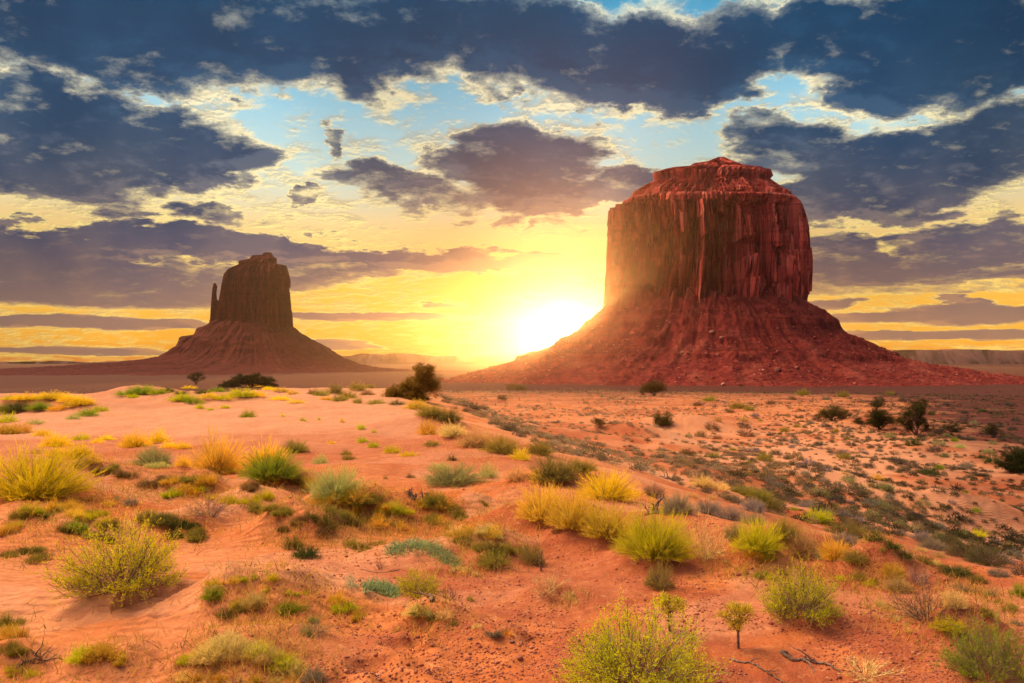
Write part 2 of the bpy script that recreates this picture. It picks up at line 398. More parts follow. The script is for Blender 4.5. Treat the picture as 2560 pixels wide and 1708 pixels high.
# ---------------------------------------------------------------- buttes
def rock_mat(name, c1, c2, c3, sc_, streak=1.0):
    m, t, out = new_mat(name)
    p = t.n('ShaderNodeNewGeometry').outputs['Position']
    sx, sy, sz = t.sep(p)
    vert = t.comb(t.m('MULTIPLY', sx, sc_), t.m('MULTIPLY', sy, sc_), t.m('MULTIPLY', sz, sc_ * .07))
    bed = t.comb(t.m('MULTIPLY', sx, sc_ * .04), t.m('MULTIPLY', sy, sc_ * .04), t.m('MULTIPLY', sz, sc_ * 2.2))
    a = t.noise(vert, 1.0, 7, .62, .4); b = t.noise(bed, 1.0, 6, .65); d = t.noise(p, sc_ * 3.0, 8, .6)
    big = t.noise(p, sc_ * .22, 4, .55)
    a2 = t.noise(t.v('SCALE', vert, 2.0), 1.0, 6, .65, .2)
    c = t.mix(t.mr(t.m('ADD', t.m('MULTIPLY', a, .6), t.m('MULTIPLY', a2, .4)), .40, .60), c1, c2)
    c = t.mix(t.m('MULTIPLY', t.mr(a2, .54, .68), streak * .6), c, c3)
    ck = t.mr(t.m('ABSOLUTE', t.m('SUBTRACT', a, .5)), .0, .022)
    ck = t.m('MAXIMUM', ck, 1 - streak)
    c = t.mix(t.m('SUBTRACT', 1, ck), c, tuple(x * .35 for x in c1))
    c = t.mix(t.m('MULTIPLY', t.mr(b, .5, .66), .45), c, tuple(x * .5 for x in c1))
    c = t.mix(t.m('MULTIPLY', t.mr(big, .5, .7), .35), c, c3)
    bs = t.n('ShaderNodeBsdfPrincipled'); t.link(c, bs.inputs['Base Color']); bs.inputs['Roughness'].default_value = .95
    bs.inputs['Specular IOR Level'].default_value = .1
    h = t.m('ADD', t.m('ADD', t.m('MULTIPLY', a, .8 * streak), t.m('MULTIPLY', ck, .5 * streak)), t.m('ADD', t.m('MULTIPLY', b, .25), t.m('MULTIPLY', d, .45)))
    bp = t.n('ShaderNodeBump'); bp.inputs['Strength'].default_value = 1.0; bp.inputs['Distance'].default_value = .16 / sc_
    t.link(h, bp.inputs['Height']); t.link(bp.outputs[0], bs.inputs['Normal']); t.link(bs.outputs[0], out.inputs[0])
    return m
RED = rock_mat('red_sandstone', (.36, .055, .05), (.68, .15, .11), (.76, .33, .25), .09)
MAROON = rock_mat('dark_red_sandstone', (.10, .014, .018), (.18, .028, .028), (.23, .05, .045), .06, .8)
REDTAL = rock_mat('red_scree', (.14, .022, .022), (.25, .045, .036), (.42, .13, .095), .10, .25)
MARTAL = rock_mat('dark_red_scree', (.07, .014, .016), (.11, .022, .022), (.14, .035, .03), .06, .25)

def column(name, Y, left, right, nz_, nth, depth, flute, mat, parent, seed, sup=2.6, bedamp=.6, top=None, extra=None, plan=None):
    """closed rock column whose outline is given as (px,py) lists, left side and right side, top to bottom"""
    L = np.array([at(a, b, Y) for a, b in left]); Rr = np.array([at(a, b, Y) for a, b in right])
    ztop = max(L[0, 2], Rr[0, 2]); zbot = min(L[-1, 2], Rr[-1, 2])
    zs = np.linspace(ztop, zbot, nz_)
    xl = np.interp(-zs, -L[:, 2], L[:, 0]); xr = np.interp(-zs, -Rr[:, 2], Rr[:, 0])
    zz = zs[:, None]; th = np.linspace(0, 2 * np.pi, nth, endpoint=False)[None, :]
    c = ((xl + xr) / 2)[:, None]; a = ((xr - xl) / 2)[:, None]
    a0 = a.max()
    ct, st = np.cos(th), np.sin(th)
    rad = (np.abs(ct) ** sup + np.abs(st) ** sup) ** (-1 / sup)
    # cylinder coordinates for noise that close round the column
    sx, sy = ct * 3, st * 3
    tt = (zz - zbot) / (ztop - zbot)
    wob = .25 * fbm(sx * 1.2 + 0 * zz, sy * 1.2 + tt * .9, seed, 3)
    uu = th / (2 * np.pi) * 26 + wob * 1.6
    def ridg(f, s, k=1.0):
        ph = uu * f
        # periodic in theta: blend of noise along the circle
        q = pn(np.cos(th + wob * .12) * f * 4.2, np.sin(th + wob * .12) * f * 4.2 + tt * k * .45, s)
        return 1 - np.abs(q) * 2.0
    fl = -np.clip(ridg(.9, seed + 3), 0, 1) ** 2.5 * 1.0 - np.clip(ridg(2.1, seed + 5, 1.8), 0, 1) ** 4 * .6 - np.clip(ridg(4.6, seed + 8, 2.5), 0, 1) ** 3 * .34 - np.clip(ridg(9, seed + 9, 3.5), 0, 1) ** 3 * .14
    fl = fl + .8 * pn(np.cos(th) * 2.5, np.sin(th) * 2.5 + tt * .5, seed + 40)
    blocks = np.round(fbm(np.cos(th) * 5, np.sin(th) * 5 + np.round(tt * 6 + fbm(np.cos(th) * 4, np.sin(th) * 4, seed + 1, 2)) * 3.3, seed + 11, 2) * 3) / 3
    bd = fbm(0 * th + zz / 2.6, zz / 5 + ct * .4, seed + 20, 3)
    disp = flute * (fl + .7 * blocks) + bedamp * bd
    capw = extra(tt) if extra else np.ones_like(tt)
    disp = disp * capw + bedamp * 1.4 * bd * (1 - capw)
    if plan is not None: disp = disp + plan(ct, st, tt)
    disp = np.where(disp > 0, disp * (1 - sst(.5, .85, np.abs(ct))), disp * (1 - .45 * np.abs(ct) ** 6))
    sc2 = np.clip(a / a0, .04, 1)
    X = c + ct * rad * a + ct * disp * sc2
    Yy = Y + st * rad * a * depth + st * disp * sc2
    Zz = zz + 0 * th + .5 * fbm(ct * 6, st * 6 + tt * 8, seed + 30, 3) * (tt < .98) * 0
    co = np.stack([X, Yy, Zz], -1).reshape(-1, 3)
    # cap centre
    cc = np.array([[c[0, 0], Y, ztop + .3]])
    base = grid_faces(nz_, nth, True)[:, ::-1]
    me_co = np.concatenate([co, cc])
    tri = np.stack([np.arange(nth), (np.arange(nth) + 1) % nth, np.full(nth, nz_ * nth), np.full(nth, nz_ * nth)], -1)
    me = bpy.data.meshes.new(name)
    me.from_pydata(me_co.tolist(), [], base.tolist() + tri[:, :3].tolist()); me.update()
    return obj(name, me, mat, parent)

def talus(name, Y, cx, left, right, rin, mat, parent, seed, ledges, nth=620, nr=260, amp=1.0, yscale=1.0):
    """scree skirt: height by distance from the axis, own profile left and right"""
    A = at(cx, 850, Y)[0]
    Lp = np.array([at(a, b, Y) for a, b in left]); Rp = np.array([at(a, b, Y) for a, b in right])
    dl, dr = A - Lp[:, 0], Rp[:, 0] - A
    rmax = max(dl.max(), dr.max())
    th = np.linspace(0, 2 * np.pi, nth, endpoint=False)[None, :]
    ct, st = np.cos(th), np.sin(th)
    f = (np.linspace(0, 1, nr) ** 1.15)[:, None]
    w_ = .5 + .5 * np.tanh(ct * 2.2)
    rl, rrr = dl.max(), dr.max()
    R = rin + (rmax * 1.0 - rin) * f + 0 * th
    zl = np.interp(R, dl, Lp[:, 2]); zr = np.interp(R, dr, Rp[:, 2])
    Zt = zl * (1 - w_) + zr * w_
    fr = (R - rin) / (rmax - rin)
    gully = fbm(ct * 7 + fr * .8, st * 7 + fr * 1.0, seed, 6, .62)
    h0 = Zt.max() - Zt.min()
    Zt = Zt + amp * gully * (6.0 * sst(0, .12, fr)) * (1 - .6 * fr) + amp * 1.5 * fbm(R * ct / 9, R * st / 9, seed + 4, 5, .62)
    Zt = Zt + np.clip(fbm(ct * 6, st * 6, seed + 33, 3) + .1, 0, 1) * 26 * (1 - sst(0, .10, fr)) * (amp if amp >= 1 else .3)
    for (zq, hq) in ledges:     # sandstone ledges running round the slope
        q = zq + 2.0 * fbm(ct * 3, st * 3, seed + 9, 3)
        Zt = Zt + hq * (np.tanh((Zt - q) / (hq * .5)) * np.exp(-((Zt - q) / (hq * 3)) ** 2)) * np.clip(1.8 * fbm(ct * 7 + Zt * .02, st * 7, seed + 13, 4) + .35, 0, 1.4)
    ground = height(A + R * ct, Y + R * st * yscale)
    edge = sst(.86, 1.0, fr)
    Zt = Zt * (1 - edge) + (ground - 1.5) * edge
    X = A + R * ct; Yy = Y + R * st * yscale
    me = mesh_from(name, np.stack([X, Yy, Zt], -1).reshape(-1, 3), grid_faces(nr, nth, True)[:, ::-1], smooth=False)
    o = obj(name, me, mat, parent)
    def zat(px, py):
        d = ray(px, py); d = d / d[1]
        best = None
        for t_ in np.linspace(Y - rmax * yscale, Y, 500):
            x, y, z = d * t_
            rr_ = math.hypot(x - A, (y - Y) / yscale); a_ = math.atan2((y - Y) / yscale, x - A)
            i = int(np.searchsorted(R[:, 0], rr_)); i = min(max(i, 0), nr - 1); j = int(round(a_ / (2 * math.pi) * nth)) % nth
            if z < Zt[i, j]: return (x, y, Zt[i, j])
        return tuple(d * Y)
    def sample(rng, n):
        i = (rng.random(n) ** .8 * nr * .8).astype(int) + 6; j = rng.integers(nth // 2, nth, n)
        return np.stack([X[i, j], Yy[i, j], Zt[i, j]], -1), fr[i, j]
    return o, zat, sample

MY = 1200.0
merrick = obj('rock_butte', None); merrick.location = (0, 0, 0)
tag(merrick, 'large red sandstone butte with broad fluted cliff and flat ledged cap', 'butte', 'sandstone buttes')
bl = [(1523,519),(1519,579),(1517,671),(1510,736),(1509,775),(1507,800)]
br = [(1976,500),(1990,514),(1999,540),(2003,553),(2011,592),(2017,658),(2015,723),(2012,767),(2014,800)]
cliff_l = [(1581,484),(1577,498),(1558,508),(1551,519),(1546,521)] + [(1523,522)] + bl[1:]
column('cliff', MY, [(1566,500),(1556,507),(1551,519),(1546,521)] + [(1523,522)] + bl[1:], [(1972,500)] + br, 340, 1300, .55, 27.0, RED, merrick, 3, 3.2, .5,
       extra=lambda t: np.clip((1 - t) / .10, .15, 1),
       plan=lambda c, s, t: (s < 0) * (-24 * sst(-.10, -.03, c + .05 * np.sin(t * 5)) * (1 - sst(.15, .9, c)) + 9 * np.exp(-((c + .13) / .07) ** 2) * (1 - .5 * t)) * np.clip((1 - t) / .12, .1, 1))
column('cap', MY, [(1794,393),(1768,404),(1731,410),(1723,417),(1663,424),(1633,433),(1634,454),(1611,464),(1581,482),(1577,498),(1562,508),(1560,518)],
       [(1812,393),(1828,401),(1851,410),(1867,416),(1924,425),(1931,441),(1924,448),(1950,467),(1977,482),(1974,501),(1978,506),(1980,518)], 200, 900, .36, 17.0, RED, merrick, 61, 2.6, .6,
       extra=lambda t: .55 + 0 * t)
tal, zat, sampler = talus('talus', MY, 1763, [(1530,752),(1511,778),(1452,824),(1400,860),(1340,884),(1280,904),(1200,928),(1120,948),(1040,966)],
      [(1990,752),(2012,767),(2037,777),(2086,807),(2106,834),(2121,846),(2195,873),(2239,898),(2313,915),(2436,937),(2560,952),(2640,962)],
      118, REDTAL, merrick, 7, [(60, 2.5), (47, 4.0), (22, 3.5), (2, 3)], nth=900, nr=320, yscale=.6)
MY2 = 2200.0
mitten = obj('rock_butte.001', None)
tag(mitten, 'dark maroon mitten shaped butte with a thin thumb spire beside its tower', 'butte', 'sandstone buttes')
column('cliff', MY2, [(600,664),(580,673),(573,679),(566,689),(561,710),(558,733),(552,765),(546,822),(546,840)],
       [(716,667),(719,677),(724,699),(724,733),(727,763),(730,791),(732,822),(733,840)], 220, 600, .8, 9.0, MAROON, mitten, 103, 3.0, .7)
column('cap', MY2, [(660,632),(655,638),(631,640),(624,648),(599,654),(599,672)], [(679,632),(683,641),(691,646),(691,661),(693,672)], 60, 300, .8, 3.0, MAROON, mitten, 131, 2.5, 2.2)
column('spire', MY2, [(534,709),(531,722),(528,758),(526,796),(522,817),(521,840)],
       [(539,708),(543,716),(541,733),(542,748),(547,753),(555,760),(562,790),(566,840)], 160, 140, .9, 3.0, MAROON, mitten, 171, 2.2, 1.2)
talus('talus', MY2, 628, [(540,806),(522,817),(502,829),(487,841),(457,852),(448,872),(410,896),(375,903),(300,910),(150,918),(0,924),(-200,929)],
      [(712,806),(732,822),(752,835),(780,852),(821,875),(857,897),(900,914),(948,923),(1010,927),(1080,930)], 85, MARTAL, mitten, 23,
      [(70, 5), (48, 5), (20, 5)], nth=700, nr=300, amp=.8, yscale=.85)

# far plateaus
def mesa(name, Y, prof, depth, mat, seed, label):
    pts = np.array([at(a, b, Y) for a, b in prof]); xs = np.linspace(pts[0, 0], pts[-1, 0], 500)
    zt = np.interp(xs, pts[:, 0], pts[:, 2]) + Y * .0006 * fbm(xs / Y * 60, xs * 0, seed, 4)
    zb = -45.0
    rows = []
    for k, (f, dz_) in enumerate([(0, 0), (0.05, .25), (.12, .5), (.2, .97), (.24, 1), (.76, 1), (.8, .97), (1, 0)]):
        yy = Y + depth * f + 60 * fbm(xs / Y * 25, xs * 0 + k, seed + 3, 4)
        rows.append(np.stack([xs, yy, zb + (zt - zb) * dz_], -1))
    me = mesh_from(name, np.concatenate(rows), grid_faces(len(rows), len(xs)), smooth=False)
    o = obj(name, me, mat); tag(o, label, kind='structure'); return o
MESA = rock_mat('far_rock', (.10, .055, .07), (.14, .07, .08), (.18, .09, .09), .02, .3)  # purplish tint stands in for part of the distance haze
mesa('hills', 5200, [(2050,905),(2150,884),(2220,877),(2330,874),(2400,876),(2420,872),(2560,876),(2750,874),(3000,890)], 500, MESA, 5, 'long flat plateau on the far horizon')
mesa('hills.001', 5500, [(600,905),(840,892),(900,884),(950,886),(1000,883),(1080,890),(1200,887),(1350,884),(1480,889),(1600,905)], 400, MESA, 15, 'low hazy hills between the buttes')
mesa('hills.002', 5700, [(-500,905),(-300,902),(0,906),(120,903),(200,908),(330,900),(420,904),(560,908)], 300, MESA, 25, 'low far plateau left of the mitten butte')

# ---------------------------------------------------------------- plants
def leaf_mat(name, trans=.45, dead=False):
    m, t, out = new_mat(name)
    oi = t.n('ShaderNodeObjectInfo')
    a = t.n('ShaderNodeAttribute', attribute_name='shade').outputs['Fac']
    c = oi.outputs['Color']
    hs = t.n('ShaderNodeHueSaturation'); t.link(c, hs.inputs['Color'])
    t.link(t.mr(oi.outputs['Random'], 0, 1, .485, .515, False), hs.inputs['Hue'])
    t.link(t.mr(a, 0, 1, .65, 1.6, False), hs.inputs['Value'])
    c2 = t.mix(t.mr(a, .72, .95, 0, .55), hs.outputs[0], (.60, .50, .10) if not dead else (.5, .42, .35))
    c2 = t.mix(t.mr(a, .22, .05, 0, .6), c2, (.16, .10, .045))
    d = t.n('ShaderNodeBsdfDiffuse'); t.link(c2, d.inputs[0])
    tr = t.n('ShaderNodeBsdfTranslucent'); t.link(c2, tr.inputs[0])
    mx = t.n('ShaderNodeMixShader'); mx.inputs[0].default_value = trans
    t.link(d.outputs[0], mx.inputs[1]); t.link(tr.outputs[0], mx.inputs[2]); t.link(mx.outputs[0], out.inputs[0])
    return m
LEAF = leaf_mat('shrub_foliage'); TWIG = leaf_mat('dry_twigs', .1, True)
def wood_mat():
    m, t, out = new_mat('weathered_wood')
    p = t.n('ShaderNodeTexCoord').outputs['Object']
    n = t.noise(p, 30, 5, .6)
    c = t.mix(t.mr(n, .35, .65), (.10, .06, .045), (.30, .22, .18))
    b = t.n('ShaderNodeBsdfPrincipled'); t.link(c, b.inputs['Base Color']); b.inputs['Roughness'].default_value = .9
    t.link(b.outputs[0], out.inputs[0]); return m
WOOD = wood_mat()

def blades(root, dirn, length, width, bend, rng, nseg=2, shade=None):
    """many flat tapered blades -> (co, quads, shade)"""
    n = len(root)
    side = np.cross(dirn, rng.normal(size=(n, 3))); side /= np.linalg.norm(side, axis=1, keepdims=True) + 1e-9
    rows = []
    for k in range(nseg + 1):
        f = k / nseg
        c = root + dirn * (length * f)[:, None] + bend * (length * f * f)[:, None]
        wd = (width * (1 - .85 * f))[:, None] * .5
        rows.append(c - side * wd); rows.append(c + side * wd)
    co = np.stack(rows, 1).reshape(-1, 3)
    m = 2 * (nseg + 1); b = np.arange(n)[:, None] * m
    q = np.concatenate([np.stack([b[:, 0] + 2 * k, b[:, 0] + 2 * k + 1, b[:, 0] + 2 * k + 3, b[:, 0] + 2 * k + 2], -1) for k in range(nseg)])
    sh = np.repeat(shade if shade is not None else rng.random(n), m)
    return co, q, sh
def merge(parts):
    co, q, sh, off = [], [], [], 0
    for c, f, s in parts:
        co.append(c); q.append(f + off); sh.append(s); off += len(c)
    return np.concatenate(co), np.concatenate(q), np.concatenate(sh)
def pmesh(name, parts, mat):
    co, q, sh = merge(parts); me = mesh_from(name, co, q); attr(me, 'shade', sh); me.materials.append(mat); return me
def unit(v): return v / (np.linalg.norm(v, axis=-1, keepdims=True) + 1e-9)

def primaries(rng, n, spread, hgt, lump=.25):
    az_ = rng.random(n) * 2 * np.pi; t = rng.random(n) ** .6 * spread
    d = np.stack([np.cos(az_) * np.sin(t), np.sin(az_) * np.sin(t), np.cos(t)], -1)
    lo = 1 + lump * pn(np.cos(az_) * 1.7 + 9, np.sin(az_) * 1.7 + t * 1.5, int(rng.integers(1000))) * 2
    ext = 1 / np.sqrt((np.sin(t) / .5) ** 2 + (np.cos(t) / hgt) ** 2)    # reach of an ellipsoid dome
    L = ext * lo * rng.uniform(.78, 1.05, n)
    root = np.stack([np.cos(az_), np.sin(az_), 0 * az_], -1) * (rng.random(n)[:, None] * .10)
    root[:, 2] = -.03
    return root, d, L

def bush_parts(kind, seed, lod):
    """returns dict part -> (mesh parts, material); unit width 1, height hgt"""
    rng = np.random.default_rng(seed)
    k = (1, .34, .12)[lod]; wk = (1, 1.9, 3.6)[lod]
    out = {}
    if kind == 'broom':
        H = .62; n = (420, 220, 150)[lod]; root, d, L = primaries(rng, n, 1.52, H, .24)
        st = [blades(root, d, L * .9, np.full(n, .007 * wk), rng.normal(size=(n, 3)) * .06, rng, 2)]
        m = int(9500 * k); i = rng.integers(0, n, m); f = rng.uniform(.22, .96, m)
        r2 = root[i] + d[i] * (L[i] * f)[:, None]
        d2 = unit(d[i] * 1.0 + rng.normal(size=(m, 3)) * .33 + [0, 0, .35])
        ln = rng.uniform(.07, .18, m) * (1.15 - .5 * f)
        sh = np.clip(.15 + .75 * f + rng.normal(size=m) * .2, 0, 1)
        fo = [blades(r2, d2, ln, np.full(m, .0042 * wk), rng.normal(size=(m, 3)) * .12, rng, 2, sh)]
        out['foliage'] = (fo, LEAF); out['stem'] = (st, TWIG)
    elif kind == 'leafy':
        H = .62; n = int(230 * max(k, .3)); root, d, L = primaries(rng, n, 1.52, H, .2)
        st = [blades(root, d, L * .95, rng.uniform(.006, .014, n) * wk, rng.normal(size=(n, 3)) * .10, rng, 3)]
        m = int(2600 * k) + 60; i = rng.integers(0, n, m); f = rng.uniform(.35, .98, m)
        r2 = root[i] + d[i] * (L[i] * f)[:, None]; d2 = unit(d[i] + rng.normal(size=(m, 3)) * .45 + [0, 0, .5])
        ln = rng.uniform(.07, .19, m)
        st.append(blades(r2, d2, ln, np.full(m, .004 * wk), rng.normal(size=(m, 3)) * .1, rng, 2))
        q = int(21000 * k); j = rng.integers(0, m, q); g_ = rng.uniform(.1, 1.05, q)
        r3 = r2[j] + d2[j] * (ln[j] * g_)[:, None] + rng.normal(size=(q, 3)) * .006
        d3 = unit(d2[j] + rng.normal(size=(q, 3)) * .6)
        keep = rng.random(q) < (.08 + .92 * f[j] ** 1.5)
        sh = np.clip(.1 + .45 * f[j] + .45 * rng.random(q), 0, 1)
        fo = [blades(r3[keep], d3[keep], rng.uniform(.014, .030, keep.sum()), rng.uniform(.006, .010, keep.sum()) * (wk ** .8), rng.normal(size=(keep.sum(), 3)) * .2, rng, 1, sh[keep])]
        out['foliage'] = (fo, LEAF); out['stem'] = (st, TWIG)
    elif kind == 'sage':
        H = .52; n = (160, 150, 130)[lod]; root, d, L = primaries(rng, n, 1.55, H, .15)
        st = [blades(root, d, L * .92, np.full(n, .008 * wk), rng.normal(size=(n, 3)) * .08, rng, 2)]
        m = int(6500 * k); i = rng.integers(0, n, m); f = rng.uniform(.35, 1.0, m)
        r2 = root[i] + d[i] * (L[i] * f)[:, None] + rng.normal(size=(m, 3)) * .018
        d2 = unit(d[i] + rng.normal(size=(m, 3)) * .7 + [0, 0, .25])
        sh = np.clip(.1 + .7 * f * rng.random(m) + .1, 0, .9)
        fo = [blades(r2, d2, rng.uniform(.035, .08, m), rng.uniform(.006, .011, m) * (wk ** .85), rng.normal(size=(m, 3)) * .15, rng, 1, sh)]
        out['foliage'] = (fo, LEAF); out['stem'] = (st, TWIG)
    elif kind == 'tuft':
        m = int(2600 * k) + 40
        nc = 7; cen = rng.normal(size=(nc, 2)) * .17; ci = rng.integers(0, nc, m)
        p = cen[ci] + rng.normal(size=(m, 2)) * .055
        root = np.concatenate([p, np.full((m, 1), -.02)], 1)
        out_ = np.concatenate([p * 1.6, np.full((m, 1), .62)], 1)
        d = unit(out_ + rng.normal(size=(m, 3)) * .30); d[:, 2] = np.abs(d[:, 2]) * .9 + .1; d = unit(d)
        csz = rng.uniform(.6, 1.2, nc)[ci]
        ln = rng.uniform(.16, .40, m) * csz * (1 - .5 * np.minimum(np.hypot(p[:, 0], p[:, 1]) * 1.6, 1))
        sh = rng.random(m)
        out['foliage'] = ([blades(root, d, ln, rng.uniform(.004, .008, m) * wk, np.concatenate([p, np.full((m, 1), -.25)], 1) * .9, rng, 2, sh)], LEAF)
    elif kind == 'twig':
        H = .5; n = int(70 * max(k, .4)); root, d, L = primaries(rng, n, 1.45, H, .3); st = []
        st.append(blades(root, d, L * .95, np.full(n, .012 * wk ** .7), rng.normal(size=(n, 3)) * .15, rng, 3))
        r, dd, LL = root, d, L
        for lv in range(3):
            m = int((330, 800, 1300)[lv] * max(k, .2)); i = rng.integers(0, len(r), m); f = rng.uniform(.3, .95, m)
            r2 = r[i] + dd[i] * (LL[i] * f)[:, None]; d2 = unit(dd[i] + rng.normal(size=(m, 3)) * .5); l2 = LL[i] * rng.uniform(.25, .5, m)
            st.append(blades(r2, d2, l2, np.full(m, (.007, .005, .0035)[lv] * wk), rng.normal(size=(m, 3)) * .12, rng, 2)); r, dd, LL = r2, d2, l2
        out['stem'] = (st, TWIG)
    elif kind == 'agave':
        n = int(150 * max(k, .4)); root, d, L = primaries(rng, n, 1.3, .8, .05)
        out['foliage'] = ([blades(root, d, L, np.full(n, .022), rng.normal(size=(n, 3)) * .02, rng, 2)], LEAF)
    return out
PROTO = {}
def proto(kind, var, lod):
    key = (kind, var, lod)
    if key not in PROTO:
        P_ = bush_parts(kind, 1000 + hash_(kind) * 37 + var * 7 + lod, lod)
        if lod == 0:
            PROTO[key] = {p: pmesh(kind + '_' + p, mm, mt) for p, (mm, mt) in P_.items()}
        else:                                   # far plants: one small mesh
            parts = []
            for p, (mm, mt) in P_.items():
                if p == 'foliage' or 'foliage' not in P_: parts += mm
            PROTO[key] = {'all': pmesh(kind, parts, LEAF if 'foliage' in P_ else TWIG)}
    return PROTO[key]
def hash_(s): return sum(ord(c) * (i + 1) for i, c in enumerate(s)) % 97

COLS = {   # base colours (linear)
 'lime': (.60, .62, .012), 'yellow': (.85, .66, .02), 'gold': (.74, .52, .06), 'green': (.26, .38, .02), 'dgreen': (.055, .10, .025), 'olive': (.30, .28, .05),
 'dolive': (.17, .16, .04), 'grey': (.26, .25, .20), 'ggreen': (.32, .34, .15), 'lilac': (.30, .25, .26), 'dgrey': (.11, .105, .085), 'brown': (.24, .15, .07),
 'tan': (.60, .44, .18), 'teal': (.18, .40, .27), 'pgreen': (.48, .54, .20), 'twig': (.30, .22, .20), 'dtwig': (.13, .09, .08), 'straw': (.82, .68, .28), 'mauve': (.30, .19, .15)}
CW = {'lime': 'yellow-green', 'yellow': 'bright yellow', 'gold': 'golden', 'green': 'green', 'dgreen': 'dark green', 'olive': 'olive', 'dolive': 'dark olive', 'grey': 'grey',
 'ggreen': 'grey-green', 'lilac': 'lilac-grey', 'dgrey': 'charcoal-grey', 'brown': 'brown', 'tan': 'tan', 'teal': 'blue-green', 'pgreen': 'pale green', 'twig': 'bare pinkish-grey',
 'dtwig': 'bare dark', 'straw': 'straw-coloured', 'mauve': 'mauve-brown'}
NAME = {'broom': ('rabbitbrush', 'bush'), 'leafy': ('greasewood_bush', 'bush'), 'sage': ('sagebrush', 'shrub'), 'tuft': ('grass_clump', 'grass clump'), 'twig': ('dry_bush', 'dry bush'), 'agave': ('yucca_plant', 'yucca')}
NW = {'broom': 'feathery bush', 'leafy': 'leafy bush', 'sage': 'rounded shrub', 'tuft': 'grass clump', 'twig': 'dry bush', 'agave': 'spiky yucca'}
GROUPS = {'broom': 'feathery desert bushes', 'leafy': 'leafy green bushes', 'sage': 'rounded shrubs dotted over the sand', 'tuft': 'grass clumps on the sand', 'twig': 'bare dry bushes', 'agave': 'yuccas'}
USED = set()
R_ = random.Random(5)
def zone(px, py, Y):
    if Y > 150: return 'on the far flat'
    if py < 1062 and px < 780: return 'on the dune crest'
    if px < 950 and py < 1130: return 'on the dune slope'
    s = 1
    if px > 1500 and Y > 22: return 'on the basin floor'
    if px > 2100 and py < 1480: return 'above the basin'
    if py > 1420: return 'on the near sand'
    if px < 1000: return 'among the hummocks'
    return 'on the sandy ridge'
def size_word(h):
    return 'tiny' if h < .22 else 'small' if h < .45 else 'low' if h < .7 else 'large'
def make_label(px, py, kind, colr, w_m, zn):
    base = f"{size_word(w_m)} {CW[colr]} {NW[kind]} {zn}"
    for nd in (0, 1, 2):
        fx, fy = px / 25.6, py / 17.08
        s = f"{base}, {fx:.{nd}f}% across, {fy:.{nd}f}% down the photo"
        if s not in USED: USED.add(s); return s
    return s
COUNT = {}
def plant(px, py, wpx, hpx, kind, colr, label=None, lod=None, rz=None):
    p = hit(px, py); s = p[1] / F
    w_m, h_m = wpx * s, hpx * s
    if lod is None: lod = 0 if wpx > 62 else 1 if wpx > 24 else 2
    var = R_.randrange(3 if lod else 2)
    P_ = proto(kind, var, lod)
    H = {'broom': .66, 'leafy': .68, 'sage': .56, 'tuft': .34, 'twig': .5, 'agave': .8}[kind]
    loc = (p[0], p[1] + w_m * .12, float(height(p[0], p[1] + w_m * .12)) - .01)
    scl = (w_m * R_.uniform(.92, 1.05), w_m * R_.uniform(.85, 1.05), h_m / H * R_.uniform(.95, 1.08))
    c0 = COLS[colr]; j = R_.uniform(.85, 1.15); c = tuple(min(1, x * j * R_.uniform(.94, 1.06)) for x in c0) + (1,)
    nm, cat = NAME[kind]
    if label is None: label = make_label(px, py, kind, colr, w_m, zone(px, py, p[1]))
    rz = R_.random() * 6.28 if rz is None else rz
    if 'all' in P_:
        o = obj(nm, P_['all'], None, None, loc); o.rotation_euler = (0, 0, rz); o.scale = scl; o.color = c
    else:
        o = obj(nm, None, None, None, loc); o.rotation_euler = (0, 0, rz); o.scale = scl
        for part, me in P_.items():
            q = obj(part, me, None, o); q.color = c if part == 'foliage' else (.26, .18, .14, 1)
            if kind == 'twig': q.color = c
    tag(o, label, cat, GROUPS[kind]); COUNT[nm] = COUNT.get(nm, 0) + 1
    return o

